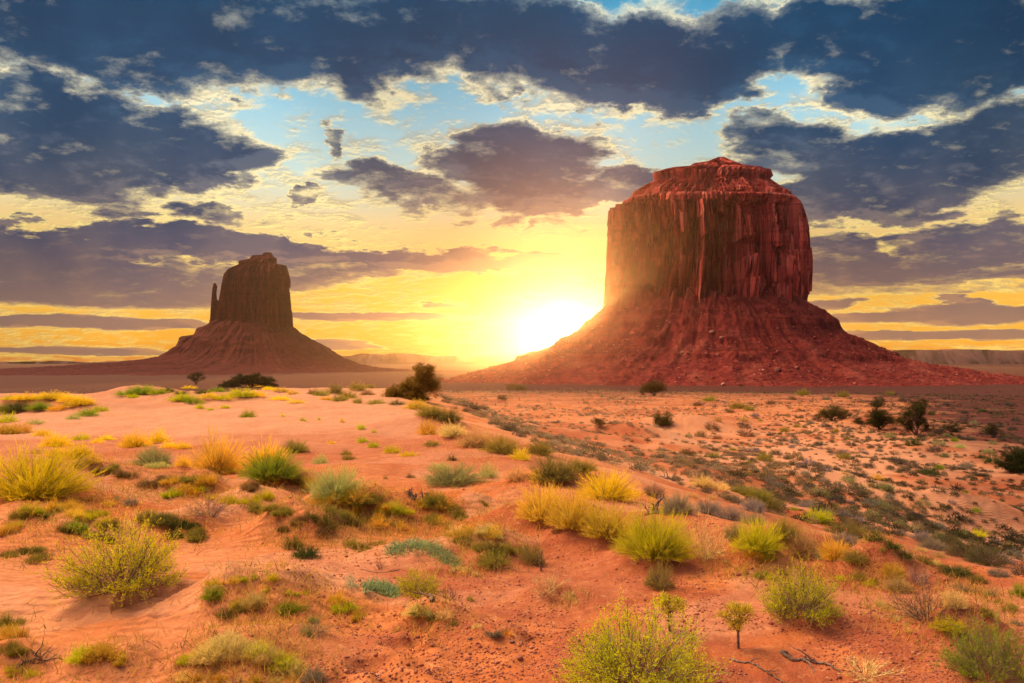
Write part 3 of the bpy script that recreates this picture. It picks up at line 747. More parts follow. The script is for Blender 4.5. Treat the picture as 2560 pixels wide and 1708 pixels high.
# ---- the large plants, one by one (photo pixel of the foot, width, height)
BIG = [
 (70,1248,250,140,'broom','lime','huge yellow-green feathery bush cut by the frame, left end of the sand'),
 (292,1480,290,180,'leafy','lime','big yellow-green leafy bush with grey gnarled stems, near the hummock with hanging grass'),
 (375,1163,100,58,'broom','ggreen','grey-green dome bush with pale bare stems showing at its foot'),
 (537,1182,150,105,'broom','gold','tall airy golden bush between the grey dome bush and the dark green one'),
 (660,1178,105,88,'broom','yellow','bright yellow feathery bush rising behind the dark green bush'),
 (672,1210,180,82,'broom','green','dark green spreading bush in front of a bright yellow one'),
 (737,1131,76,38,'broom','olive','small olive dome bush alone on the dune foot'),
 (836,1240,150,92,'broom','pgreen','pale blue-green wispy bush, widest of the dune foot'),
 (1600,1722,370,185,'leafy','lime','very big yellow-green leafy bush cut by the bottom of the frame'),
 (2490,1702,215,140,'leafy','green','green leafy bush in the bottom corner below the hummock edge'),
 (2012,1546,195,140,'leafy','lime','yellow-green leafy bush with a fan of bare pale stems over gravel'),
 (1640,1405,200,135,'broom','lime','yellow-green bush with dark tangled stems at the end of the golden row'),
 (1765,1400,110,108,'twig','straw','dry straw-coloured airy bush against the yellow-green bush'),
 (1355,1305,140,105,'broom','gold','golden-brown bush, first of the row on the ridge'),
 (1432,1322,135,105,'broom','gold','golden bush with brown base, second of the row on the ridge'),
 (1522,1347,145,100,'broom','gold','wide golden-brown bush, third of the row on the ridge'),
 (1520,1246,160,78,'broom','yellow','yellow-topped bush behind the golden row'),
 (1388,1206,145,74,'broom','dolive','dark olive bush half way up the ridge'),
 (1455,1178,80,36,'broom','olive','low olive bush trailing off the dark olive one'),
 (1345,1207,52,36,'broom','gold','small golden bush at the foot of the dark olive one'),
 (1130,1212,165,62,'broom','ggreen','wide low grey-green bush on the bare ridge sand'),
 (1218,1194,52,46,'broom','pgreen','upright pale green bush behind the wide grey-green one'),
 (1292,1202,75,36,'broom','tan','tan grassy bush between the grey-green and the dark olive bush'),
 (1068,1086,62,50,'broom','gold','golden dome bush at the dune edge below the big juniper'),
 (1040,1024,72,32,'broom','gold','golden bush in the strip under the big juniper'),
 (1075,1042,84,34,'broom','olive','olive bush in the strip under the big juniper'),
 (1118,1054,84,36,'broom','dolive','dark olive bush at the lower end of the strip under the juniper'),
 (1132,1092,80,38,'broom','straw','straw-topped bush right of the golden dome bush'),
 (1185,1116,95,48,'broom','tan','tan bush in the middle of the dune edge strip'),
 (1250,1132,104,52,'broom','olive','greenish bush in the dune edge strip'),
 (1302,1150,62,38,'broom','yellow','yellow grassy bush at the low end of the dune edge strip'),
 (1348,1136,74,38,'broom','olive','olive bush beyond the yellow grassy one'),
 (1650,1472,78,72,'leafy','olive','small olive bush on a bent grey stem below the golden row'),
 (1635,1242,64,36,'sage','mauve','mauve-brown shrub behind the dead wood tangle'),
 (1695,1284,92,60,'broom','grey','grey bush beside the dead wood tangle'),
 (1770,1286,84,46,'broom','lilac','lilac bush with yellow tips, first of the sloping strip'),
 (1830,1302,95,46,'broom','lilac','lilac bush with yellow tips, middle of the sloping strip'),
 (1885,1312,76,38,'broom','grey','grey bush, last of the sloping lilac strip'),
 (1900,1380,140,88,'broom','lime','large yellow-green bush in the middle of the strip of bushes'),
 (1842,1352,64,52,'broom','ggreen','grey-green bush at the upper end of the big strip'),
 (1962,1357,94,62,'broom','olive','olive-yellow bush behind the large yellow-green one'),
 (2005,1392,95,72,'broom','tan','tan bush beside the blue-green yucca'),
 (2092,1394,84,62,'broom','gold','golden bush right behind the blue-green yucca'),
 (2056,1400,48,52,'agave','teal','blue-green spiky yucca among the golden bushes'),
 (2140,1410,68,36,'broom','olive','low olive bush at the end of the golden bushes'),
 (1885,1280,66,36,'sage','lilac','dark lilac rounded shrub under the olive arc of shrubs'),
 (1860,1236,80,26,'broom','olive','olive shrub, upper end of the arc'),
 (1902,1252,72,34,'broom','olive','olive shrub, middle of the arc'),
 (1932,1276,54,40,'broom','dolive','dark olive shrub, lower end of the arc'),
 (2120,1346,115,48,'broom','dolive','dark olive wide bush over grey shrubs'),
 (2110,1362,80,32,'broom','lilac','lilac shrub below the dark olive wide bush'),
 (2370,1372,84,46,'leafy','dgreen','dark green leafy bush, first of the dark chain'),
 (2422,1396,92,50,'leafy','dgreen','dark green leafy bush, middle of the dark chain'),
 (2472,1412,92,50,'leafy','dgreen','dark green leafy bush, last of the dark chain'),
 (2338,1376,78,40,'broom','grey','grey wiry bush at the head of the dark chain'),
 (2300,1352,60,26,'broom','lilac','lilac flat shrub uphill of the grey wiry bush'),
 (2190,1352,56,30,'broom','dgreen','dark green bush, first of the thin slanting line'),
 (2228,1376,60,32,'broom','dgreen','dark green bush, second of the thin slanting line'),
 (2262,1396,54,28,'broom','dgreen','dark green bush, third of the thin slanting line'),
 (2312,1408,58,24,'broom','dolive','dark olive bush at the foot of the thin slanting line'),
 (2392,1436,94,28,'broom','dgreen','long low dark green bush under the dark chain'),
 (2450,1457,56,28,'broom','dolive','dark olive bush at the tip of the long low one'),
 (2500,1442,64,24,'sage','grey','pale grey shrub strip near the edge of the frame'),
 (2552,1492,54,42,'broom','green','green bush at the frame edge under the pale grey strip'),
 (2556,1442,44,52,'sage','dgrey','charcoal shrub cut by the frame edge'),
 (1925,1480,36,26,'tuft','brown','brown dry clump touching the leafy bush with bare stems'),
 (2235,1442,66,36,'broom','gold','golden low bush above the grey twiggy one'),
 (2250,1476,74,42,'broom','tan','tan bush just above the grey twiggy one'),
 (2296,1462,74,42,'twig','twig','grey dry bush behind the tan one'),
 (2322,1552,145,90,'twig','dtwig','big dark grey twiggy bush near the hummock edge'),
 (2392,1522,64,52,'broom','straw','straw-coloured wisp beside the big twiggy bush'),
 (2376,1580,84,38,'broom','lime','bright green low bush at the foot of the big twiggy one'),
 (520,1292,105,56,'twig','twig','bare pinkish-grey twig bush in a sandy hollow'),
 (1040,1484,105,62,'leafy','lime','small bright green bush leaning on a dead stump'),
 (1368,1486,92,46,'twig','straw','tangled pale dry bush with yellow bits on the gravel'),
 (762,1396,74,38,'sage','dgreen','dark green low shrub at the foot of the brown hummock'),
 (730,1372,60,50,'broom','dolive','dark olive upright bush above the dark green low shrub'),
 (870,1312,84,46,'tuft','dolive','wide dark olive clump on the middle hummock'),
 (1232,1416,88,38,'sage','olive','olive-brown cushion shrub beside the blue-green creeper'),
 (1210,1262,30,20,'tuft','olive',None),(1392,1332,32,22,'sage','brown','little dark brown cushion in front of the golden row'),
 (530,1502,64,48,'broom','green','green upright tuft on the near hummock edge'),
 (562,1545,60,32,'broom','dgreen','dark green trailing bush low on the near hummock'),
 (850,1532,62,46,'tuft','lime',None),(720,1528,52,32,'tuft','green',None),(2470,1542,52,34,'broom','olive',None),(2530,1528,42,26,'broom','olive',None),
 (1190,1570,36,22,'tuft','straw',None),(1236,1592,62,28,'tuft','grey',None),(1266,1588,28,24,'tuft','gold',None),
 (2170,1695,130,40,'twig','straw','flat mat of grey dead roots beside the dark fallen branch'),
 (785,1585,70,46,'twig','ggreen','sparse grey-green sprig with fallen twig at its foot'),
 (765,1590,44,40,'broom','ggreen','sparse feathery sprig growing over a fallen twig'),
 (878,1472,36,40,'leafy','teal','thin blue-green sprig left of the small bright green bush'),
 (950,1425,34,34,'twig','dtwig','small black bristly dead bush on the gravel'),
 (453,1618,38,22,'twig','dtwig','little dark dead bush on the near sand'),
 (1125,1500,40,36,'twig','dtwig','thin dark bare bush by the small bright green one'),
 (1174,1502,22,22,'sage','green','tiny round green shrub on a stalk in the gravel'),
 (1330,1410,66,60,'leafy','olive','sparse olive bush around a thin upright stick'),
 (1490,1640,30,10,'twig','straw',None),
]
for b in BIG:
    plant(b[0], b[1], b[2], b[3], b[4], b[5], b[6])

# ---- medium shrubs of the basin (zoomed crop coordinates: x = 1660 + .383 zx, y = 900 + .383 zy)
BAS = """315,455,110,brown 520,440,90,mauve 540,500,120,brown 700,495,65,dgrey 680,525,35,brown 780,530,65,dgrey 850,545,75,grey 840,575,60,lilac 910,595,70,grey
1010,560,85,dgrey 1020,582,50,lilac 1225,560,75,dgrey 1355,575,60,dgrey 1090,610,60,dgrey 1170,620,100,lilac 1310,615,65,grey 1410,600,60,grey 585,605,95,lilac 730,620,85,dgrey
805,615,40,dgrey 860,625,45,dgrey 815,640,60,lilac 660,660,130,olive 500,645,100,mauve 555,680,60,olive 150,625,110,brown 330,640,100,olive 130,675,80,olive 900,705,80,lilac
950,685,100,lilac 1060,730,90,lilac 1345,705,90,dgrey 1285,765,110,dgrey 1205,800,110,ggreen 1520,680,110,dgrey 1620,700,120,dgrey 1735,755,120,dgreen 1800,715,80,green
1685,810,90,dgreen 1905,715,80,dgrey 1985,710,110,grey 1840,635,70,ggreen 1180,645,100,olive 930,760,85,grey 1040,800,90,grey 1135,825,80,grey 750,835,115,grey 690,800,85,grey
780,785,55,green 650,765,75,olive 590,720,45,olive 270,740,90,mauve 1440,855,150,ggreen 1280,855,130,ggreen 1400,785,100,gold 930,850,70,lilac 1010,880,130,ggreen 1080,905,80,olive
1120,935,150,dgrey 1225,940,60,lilac 820,890,60,grey 880,885,60,olive 1470,915,90,grey 1700,950,95,ggreen 1880,940,70,lilac 2040,1000,80,green 1970,870,55,green 940,965,120,lilac
1120,970,70,olive 1010,1060,200,lime 1060,1010,100,ggreen 1180,1030,110,lilac 1340,950,120,grey 1430,985,150,ggreen 1360,1030,120,ggreen 1400,1065,80,olive 1280,1060,90,lilac
1320,1110,90,grey 1550,1025,70,lilac 1540,1080,90,ggreen 1540,1140,90,lilac 1660,1050,140,dgrey 1640,1120,110,ggreen 1790,1105,120,grey 1945,1155,90,green 2060,1155,120,lime
2170,1200,90,lilac 2250,1225,80,olive 2300,1280,120,grey 1800,1175,130,ggreen 1700,1185,130,lilac 850,980,60,green 770,940,50,olive 945,1070,55,olive 250,830,160,straw 370,855,140,straw
430,815,70,lilac 310,910,70,tan 190,900,100,tan 1640,560,120,dgreen 1770,600,110,dgrey 1900,532,60,green 2000,525,70,dgrey 2150,552,70,ggreen 2210,525,60,dgrey 2080,640,60,dgreen
2150,670,110,dgreen 2010,780,26,dgreen 2110,735,50,dgrey 1560,580,45,dgrey 1570,608,30,dgrey 1930,500,50,dgrey 2300,600,80,dgrey 2120,610,80,ggreen 1480,510,80,ggreen 1800,555,90,ggreen
1940,575,80,pgreen 2240,580,60,dgrey 420,760,40,olive 330,705,30,tan 680,720,40,tan 1180,745,50,tan 560,745,50,olive 450,590,60,olive 610,550,60,lilac 400,570,60,mauve 240,500,90,brown
350,520,70,brown 160,500,50,olive 740,430,60,mauve 870,440,60,olive 790,470,80,olive 920,480,70,brown 1000,395,70,dgrey 1050,440,70,grey 1080,455,60,mauve 1200,470,80,grey 1120,475,60,olive
1250,530,50,grey 1200,520,50,olive 960,420,70,grey 630,400,40,green 520,400,70,tan 560,330,80,olive 480,320,120,olive 430,345,70,brown 300,270,110,olive 220,300,70,brown 700,290,70,brown
910,230,90,olive 840,260,60,brown 1170,240,90,olive 1060,260,60,grey 600,370,60,lilac 350,400,60,tan 1300,440,50,dgrey 1260,340,50,dgrey 1900,470,60,dgrey 1800,480,90,dgrey 1850,500,60,ggreen
2030,420,60,ggreen 1960,400,60,dgrey 2200,440,60,dgrey 2280,460,70,dgrey 2290,520,80,dgrey 1970,350,60,dgrey 2080,340,60,dgreen 2200,360,60,dgrey 1850,300,60,dgrey 1750,360,60,dgreen
1560,270,60,dgrey 1480,230,60,olive 2300,400,70,dgrey 2250,300,60,dgrey 1300,1190,60,tan 1680,1250,90,tan 1800,1290,90,tan 1420,1250,60,olive 2200,1290,90,grey 2250,1330,110,lilac 1780,1340,80,straw"""
for tok in BAS.split():
    a, b, c, col = tok.split(','); a, b, c = float(a), float(b), float(c)
    wpx = c * .383; kind = 'sage' if col in ('dgrey', 'grey', 'lilac', 'mauve', 'ggreen', 'brown', 'dgreen') else 'broom'
    plant(1660 + .383 * a, 900 + .383 * b, wpx * 1.05, wpx * R_.uniform(.46, .58), kind, col)

# ---- dune crest, yellow and green clumps
DUNE = """310,990,60,16,green 350,986,74,22,green 395,986,52,18,green 420,980,36,14,dgreen 330,995,40,12,lime 60,1002,80,18,yellow 120,1000,90,18,yellow 175,1006,80,20,yellow 20,1003,50,16,lime
40,1030,90,26,dgreen 95,1027,64,24,green 5,1032,50,24,green 140,1027,50,18,yellow 168,1020,50,20,gold 200,1014,64,22,yellow 213,1040,62,22,green 245,1030,52,18,lime 180,1048,40,14,pgreen 15,1056,60,26,lime
85,1060,46,14,pgreen 455,1003,70,22,lime 480,1009,60,18,green 452,988,46,13,dgreen 520,998,60,18,yellow 556,1000,56,16,lime 603,992,88,22,lime 640,992,60,16,yellow 497,1022,28,17,lime 562,1021,30,11,lime
525,1026,26,8,lime 618,1044,44,22,green 700,1001,60,12,yellow 740,1008,50,10,gold 706,1042,15,9,lime 757,1053,18,11,lime 797,1050,12,8,lime 855,1056,16,12,yellow 901,1074,30,20,lime 935,1082,16,12,lime
800,990,50,22,olive 835,985,52,27,dolive 870,996,46,22,olive 890,976,60,20,olive 917,988,42,16,brown 850,1003,60,20,olive 893,1008,28,17,olive 780,985,36,14,brown 815,1000,40,12,gold 940,1010,60,14,olive
925,970,30,12,olive 990,1012,46,14,dolive 640,968,50,12,yellow 670,975,40,10,yellow 700,980,50,12,gold 730,985,40,10,gold 540,980,50,14,green 505,985,50,14,dgreen 470,972,40,10,yellow
135,1117,74,40,yellow 195,1147,68,44,yellow 335,1118,72,40,yellow 392,1107,54,36,yellow 262,1100,46,16,yellow 240,1108,40,14,yellow 10,1085,70,30,gold 50,1082,60,28,gold 100,1090,50,22,yellow 200,1100,50,20,lime
420,1120,50,20,yellow 455,1122,50,20,yellow 455,1165,40,30,gold 390,1170,70,18,pgreen 150,1140,80,24,gold 90,1135,60,20,tan 230,1160,50,24,gold 828,1110,24,12,yellow 865,1138,36,16,olive
905,1106,34,16,lime 932,1118,34,18,lime 978,1132,56,22,lime 1020,1140,50,14,yellow 1130,1152,30,20,brown 1080,1115,50,16,olive 800,1160,50,30,pgreen 1095,1175,60,20,pgreen
1025,1195,30,12,brown 963,1198,14,12,olive 870,1150,40,18,olive 15,1254,20,22,gold 130,1280,36,34,yellow"""
for tok in DUNE.split():
    a, b, c, h, col = tok.split(','); plant(float(a), float(b), float(c), float(h) * 1.1, 'broom', col)

# ---- grass clumps along the hummocks: polylines in photo pixels
GRASSPTS = []
LINES = [
 ([(180,1162),(250,1178),(330,1192)],8,(28,50),['brown','tan','olive']),
 ([(340,1222),(420,1205),(500,1200),(532,1218)],9,(30,56),['olive','brown','gold']),
 ([(610,1222),(700,1206),(770,1220),(805,1248)],11,(30,58),['olive','brown','gold']),
 ([(420,1242),(500,1236),(600,1262),(665,1250)],10,(30,56),['gold','lime','yellow']),
 ([(620,1275),(680,1285),(722,1300)],6,(26,48),['olive','dolive']),
 ([(10,1330),(60,1295),(150,1283),(240,1296),(285,1325)],15,(36,64),['lime','gold','olive']),
 ([(10,1400),(40,1375),(100,1385),(80,1420)],6,(36,58),['dolive','olive']),
 ([(130,1322),(220,1340),(270,1350)],5,(36,56),['dolive','green']),
 ([(345,1312),(400,1300),(470,1330),(505,1345),(425,1352)],12,(34,60),['dolive','dgreen','olive']),
 ([(190,1256),(300,1256),(350,1276)],5,(20,38),['gold','grey']),
 ([(700,1330),(760,1300),(840,1320),(800,1350)],8,(28,52),['dolive','brown']),
 ([(790,1255),(850,1262),(930,1262),(1010,1290)],15,(34,62),['lime','gold','olive']),
 ([(800,1285),(890,1295),(960,1315)],10,(30,54),['gold','olive']),
 ([(860,1368),(900,1378),(950,1350)],6,(26,40),['olive','dolive']),
 ([(1040,1262),(1110,1276),(1165,1300)],9,(34,56),['gold','olive']),
 ([(1070,1300),(1110,1320),(1150,1350)],7,(28,48),['olive','gold']),
 ([(1130,1335),(1200,1335),(1255,1352)],9,(28,50),['straw','gold']),
 ([(1150,1362),(1230,1375),(1290,1390)],11,(30,46),['dolive','olive','tan']),
 ([(1140,1420),(1190,1438)],4,(16,30),['straw']),
 ([(500,1470),(560,1460),(640,1450),(700,1462)],6,(22,40),['lime','gold']),
 ([(590,1510),(620,1530),(640,1500)],6,(34,52),['tan','olive','gold']),
 ([(650,1475),(760,1490),(800,1475)],3,(20,34),['lime']),
 ([(680,1525),(760,1535),(780,1550)],5,(26,44),['green','lime']),
 ([(820,1500),(870,1520),(900,1550)],5,(26,44),['lime','gold']),
 ([(190,1655),(240,1650),(270,1640)],4,(48,70),['gold','lime']),
 ([(290,1655),(305,1650)],2,(36,44),['gold']),
 ([(440,1660),(500,1650)],3,(30,44),['lime','straw']),
 ([(500,1662),(560,1640),(640,1638),(700,1658),(740,1690)],20,(52,84),['straw','lime','straw']),
 ([(440,1690),(560,1700),(620,1705),(800,1706)],8,(34,60),['straw','grey','gold']),
 ([(1030,1538),(1085,1545),(1125,1560)],7,(30,50),['straw','olive','dolive']),
 ([(1880,1400),(1930,1402)],5,(24,40),['gold','lime']),
 ([(1850,1428),(1900,1440),(1930,1450),(1960,1430)],7,(22,36),['green','brown','lime']),
 ([(2380,1590),(2440,1610),(2480,1640)],6,(24,40),['olive','brown']),
 ([(0,1555),(20,1600),(10,1640)],4,(44,70),['gold','olive']),
 ([(10,1690),(40,1680),(75,1700)],4,(24,34),['lime']),
 ([(930,1290),(1030,1340)],6,(20,36),['gold','olive']),
 ([(2080,1440),(2200,1455),(2150,1478)],6,(20,36),['lime','olive']),
 ([(100,1168),(60,1160)],2,(20,30),['gold']),
 ([(1740,1395),(1820,1410)],3,(18,30),['straw']),
 ([(2380,1460),(2480,1490),(2540,1560)],8,(18,34),['olive','grey','tan']),
 ([(2200,1520),(2260,1560),(2290,1580)],6,(22,40),['straw','tan']),
 ([(1420,1500),(1440,1515)],2,(24,34),['straw']),
]
for pts, n, (wa, wb), cols in LINES:
    pts = np.array(pts, float); seg = np.r_[0, np.cumsum(np.hypot(*np.diff(pts, axis=0).T))]
    for i in range(n):
        t = (i + .5 + R_.uniform(-.35, .35)) / n * seg[-1]
        x = np.interp(t, seg, pts[:, 0]) + R_.uniform(-8, 8); y = np.interp(t, seg, pts[:, 1]) + R_.uniform(-9, 9)
        wpx = R_.uniform(wa, wb) * 1.3
        GRASSPTS.append((x, y, wpx))
        k = R_.choices(['tuft', 'sage', 'broom'], [.7, .15, .15])[0]
        plant(x, y, wpx, wpx * R_.uniform(.42, .62), k, R_.choice(cols), lod=0 if wpx > 44 and k == 'tuft' else None)

# ---- blue-green creepers
def creeper(pts, label, wpx):
    rng = np.random.default_rng(int(pts[0][0])); pts = np.array(pts, float); seg = np.r_[0, np.cumsum(np.hypot(*np.diff(pts, axis=0).T))]
    root = []
    for t in rng.random(1700) * seg[-1]:
        x = np.interp(t, seg, pts[:, 0]) + rng.normal() * 5; y = np.interp(t, seg, pts[:, 1]) + rng.normal() * wpx
        root.append((x, y))
    root = np.array(root)
    h0 = hit(*pts[len(pts) // 2]); s = h0[1] / F
    # local frame: project on the ground by distance
    Yd = []
    grid = {}
    P3 = []
    for x, y in root:
        k = (int(x // 6), int(y // 4))
        if k not in grid: grid[k] = hit(k[0] * 6 + 3, k[1] * 4 + 2)
        q = grid[k]; P3.append((q[0] + rng.uniform(-3, 3) * s, q[1] + rng.uniform(-.09, .09), q[2]))
    P3 = np.array(P3); P3[:, 2] = height(P3[:, 0], P3[:, 1])
    d = unit(rng.normal(size=(len(P3), 3)) * [1, 1, .4] + [0, 0, .55]); d[:, 2] = np.abs(d[:, 2])
    base = np.array([h0[0], h0[1], float(height(h0[0], h0[1]))])
    me = pmesh('creeping_plant', [blades(P3 - base, d, rng.uniform(.03, .09, len(P3)), np.full(len(P3), .010), rng.normal(size=(len(P3), 3)) * .2, rng, 1)], LEAF)
    o = obj('creeping_plant', me, None, None, base); o.color = (.32, .46, .25, 1); tag(o, label, 'creeping plant')
creeper([(970,1378),(1030,1364),(1075,1368),(1110,1392),(1145,1412)], 'long blue-green creeping plant arching over a low sand hummock', 6)
creeper([(915,1468),(950,1470),(990,1488)], 'short pale blue-green creeper beside the small bright green bush', 4)

# ---- tubes for wood
def tube(pts, rads, n=6):
    pts = np.array(pts, float); co, fa = [], []
    for i, p in enumerate(pts):
        d = pts[min(i + 1, len(pts) - 1)] - pts[max(i - 1, 0)]; d /= np.linalg.norm(d) + 1e-9
        a = np.cross(d, [0.1, .2, 1.0] if abs(d[2]) < .9 else [1, 0, 0]); a /= np.linalg.norm(a); b = np.cross(d, a)
        for k in range(n):
            t = 2 * math.pi * k / n; co.append(p + (a * math.cos(t) + b * math.sin(t)) * rads[i])
    for i in range(len(pts) - 1):
        for k in range(n): fa.append((i * n + k, i * n + (k + 1) % n, (i + 1) * n + (k + 1) % n, (i + 1) * n + k))
    return np.array(co), np.array(fa), np.full(len(co), .5)
def walk(rng, p0, d0, L, r0, n=9, wob=.25, lift=0):
    p = np.array(p0, float); d = np.array(d0, float); d /= np.linalg.norm(d); pts = [p.copy()]
    for i in range(n):
        d = d + rng.normal(size=3) * wob + [0, 0, lift]; d /= np.linalg.norm(d); p = p + d * L / n; pts.append(p.copy())
    return np.array(pts), np.linspace(r0, r0 * .25, n + 1)

# ---- junipers
def juniper(px, py, lobes, label, group, lean=0, trunk=True, colr=(.075, .085, .03), name='juniper_tree', dens=1.0):
    """lobes: list of (px, py, rx, ry) crown lumps in photo pixels, round in depth"""
    p = hit(px, py); Yd = p[1]; s = Yd / F; rng = np.random.default_rng(int(px * 7 + py))
    root = obj(name, None, None, None, tuple(p)); tag(root, label, 'tree', group)
    fol = []; br_ = []; off = 0
    tr = []
    for (lx, ly, rx, ry) in lobes:
        c = at(lx, ly, Yd) - p; c[1] = rng.uniform(-.3, .3) * rx * s; rx_, ry_ = rx * s, ry * s
        n = int(3000 * dens * max(.4, min(2.2, rx / 22)))
        # sub-clumps on the lobe
        nc = 60; cd = unit(rng.normal(size=(nc, 3))); cc = c + cd * [rx_, rx_ * .9, ry_] * rng.uniform(.25, .95, nc)[:, None]
        i = rng.integers(0, nc, n); q = cc[i] + rng.normal(size=(n, 3)) * [rx_ * .15, rx_ * .15, ry_ * .13]
        d = unit(cd[i] + rng.normal(size=(n, 3)) * .8 + [0, 0, .4])
        sz = rx_ * rng.uniform(.05, .13, n)
        fol.append(blades(q, d, sz, sz * .42, rng.normal(size=(n, 3)) * .2, rng, 1, rng.uniform(.05, .7, n)))
        if trunk:
            mid = c * .5 + [rng.normal() * .1 * rx_, 0, 0]
            pts = [np.array([0, 0, -.1]), c * .25 + rng.normal(size=3) * .05 * rx_, mid, c + [0, 0, ry_ * .3]]
            tr.append(tube(pts, np.array([.09, .07, .05, .02]) * rx_))
            for k in range(7):
                e = cc[rng.integers(nc)]; tr.append(tube([mid, (mid + e) / 2 + rng.normal(size=3) * .06 * rx_, e], np.array([.04, .025, .01]) * rx_))
    me = pmesh('crown', fol, LEAF); o = obj('crown', me, None, root); o.color = (*colr, 1)
    if tr: obj('trunk', pmesh('trunk', tr, WOOD), None, root)
    return root
JG = 'dark junipers in the basin'
juniper(1040, 1000, [(980,985,27,24),(1012,972,30,28),(1050,962,34,34),(1082,962,27,32),(1060,932,30,24),(1040,990,36,16),(1000,1000,26,12)], 'big round juniper with several lobes at the dune edge between the buttes', 'junipers', colr=(.26, .17, .03), dens=1.6)  # golden-brown crown colour includes the tint of the sun flare
juniper(1636, 990, [(1618,972,22,16),(1650,970,20,18),(1634,966,24,18)], 'rounded lone juniper under the large butte in the sun glow', 'junipers', colr=(.12, .10, .03))
juniper(1660, 1064, [(1645,1046,18,16),(1668,1044,18,18),(1658,1054,24,12)], 'olive juniper on the orange slope below the rounded lone juniper', 'junipers', colr=(.14, .12, .03))
juniper(1500, 1066, [(1497,1055,20,12)], 'faint small juniper in the sun glow on the orange slope', 'junipers', colr=(.16, .12, .03))
juniper(1294, 978, [(1284,968,20,10),(1305,970,18,9)], 'low juniper far off under the sun', 'junipers', colr=(.14, .10, .03))
juniper(1254, 1003, [(1254,996,14,8)], 'tiny round juniper under the sun, nearer than the low one', 'junipers', colr=(.14, .10, .03))
juniper(2081, 1052, [(2062,1036,24,16),(2085,1030,26,20),(2105,1038,22,14)], 'round brown-green juniper just left of the dark thicket', JG, colr=(.13, .11, .04))
juniper(2192, 1024, [(2192,1006,21,14),(2184,1012,14,9)], 'small juniper standing behind the thicket on its uphill side', JG, colr=(.07, .08, .03))
juniper(2303, 1050, [(2290,1010,16,9),(2308,1006,16,11)], 'flat-topped juniper crown rising behind the thicket', JG, colr=(.05, .06, .02))
juniper(2155, 1060, [(2150,1053,18,9)], 'low dark juniper shrub at the thicket edge nearest the round brown one', JG, colr=(.05, .06, .02))
juniper(2198, 1074, [(2185,1040,24,18),(2205,1042,26,20),(2190,1058,28,12),(2225,1052,20,18)], 'dark spreading juniper with low crown, front of the thicket', JG, colr=(.05, .06, .018))
juniper(2292, 1090, [(2268,1040,22,22),(2292,1026,26,20),(2300,1052,22,18),(2318,1070,18,14),(2275,1068,20,16),(2250,1052,18,14)], 'tallest juniper of the thicket with a forked dark trunk', JG, colr=(.055, .06, .02), dens=1.2)
juniper(2377, 1081, [(2365,1068,16,12),(2386,1068,18,14)], 'small dark juniper standing just right of the thicket', JG, colr=(.05, .065, .025))
juniper(2483, 1094, [(2474,1078,18,15),(2492,1080,17,14),(2482,1066,14,12)], 'dark upright juniper between the thicket and the frame edge', JG, colr=(.05, .065, .025))
juniper(2545, 1182, [(2530,1150,26,22),(2560,1140,32,28),(2540,1168,34,14),(2500,1160,18,10)], 'large dark green juniper cut by the frame edge', JG, colr=(.04, .06, .02), dens=1.4)
juniper(490, 962, [(478,942,13,9),(497,938,16,10),(508,946,9,7),(488,950,12,6)], 'small dark tree on the dune crest before the mitten butte', 'dark growth on the dune crest', colr=(.035, .04, .015))
juniper(622, 970, [(575,962,22,11),(600,952,26,16),(630,950,30,18),(662,956,26,14),(685,965,14,9)], 'wide low black-green juniper on the dune crest', 'dark growth on the dune crest', colr=(.035, .04, .012), dens=1.4)
juniper(555, 973, [(555,966,14,8)], 'little dark shrub touching the wide low juniper', 'dark growth on the dune crest', colr=(.04, .045, .015))

# ---- saplings
def sapling(px, py, cpx, cpy, rx, ry, label):
    p = hit(px, py); Yd = p[1]; s = Yd / F; rng = np.random.default_rng(int(px))
    root = obj('sapling', None, None, None, tuple(p)); tag(root, label, 'sapling', 'saplings on the gravel')
    c = at(cpx, cpy, Yd) - p
    tr = [tube([[0, 0, -.03], c * .3 + [rng.normal() * .01, 0, 0], c * .65, c], [.012, .011, .009, .004])]
    fol = []
    for k in range(30):
        d = unit(rng.normal(size=3) + [0, 0, .4]); e = c + d * [rx * s, rx * s, ry * s] * rng.uniform(.5, 1)
        b0 = c * rng.uniform(.45, .9); tr.append(tube([b0, (b0 + e) / 2, e], [.004, .003, .0015], 4))
        n = 55; q = e + rng.normal(size=(n, 3)) * rx * s * .13
        fol.append(blades(q, unit(rng.normal(size=(n, 3)) + [0, 0, .6]), rng.uniform(.012, .03, n), np.full(n, .007), rng.normal(size=(n, 3)) * .2, rng, 1))
    o = obj('crown', pmesh('crown', fol, LEAF), None, root); o.color = (.62, .56, .06, 1)
    obj('trunk', pmesh('trunk', tr, WOOD), None, root)
sapling(1846, 1622, 1845, 1540, 44, 34, 'little tree-shaped sapling with round yellow crown on one thin trunk')
sapling(1678, 1580, 1672, 1512, 38, 24, 'thin sapling with ragged flat crown beside the big bottom bush')

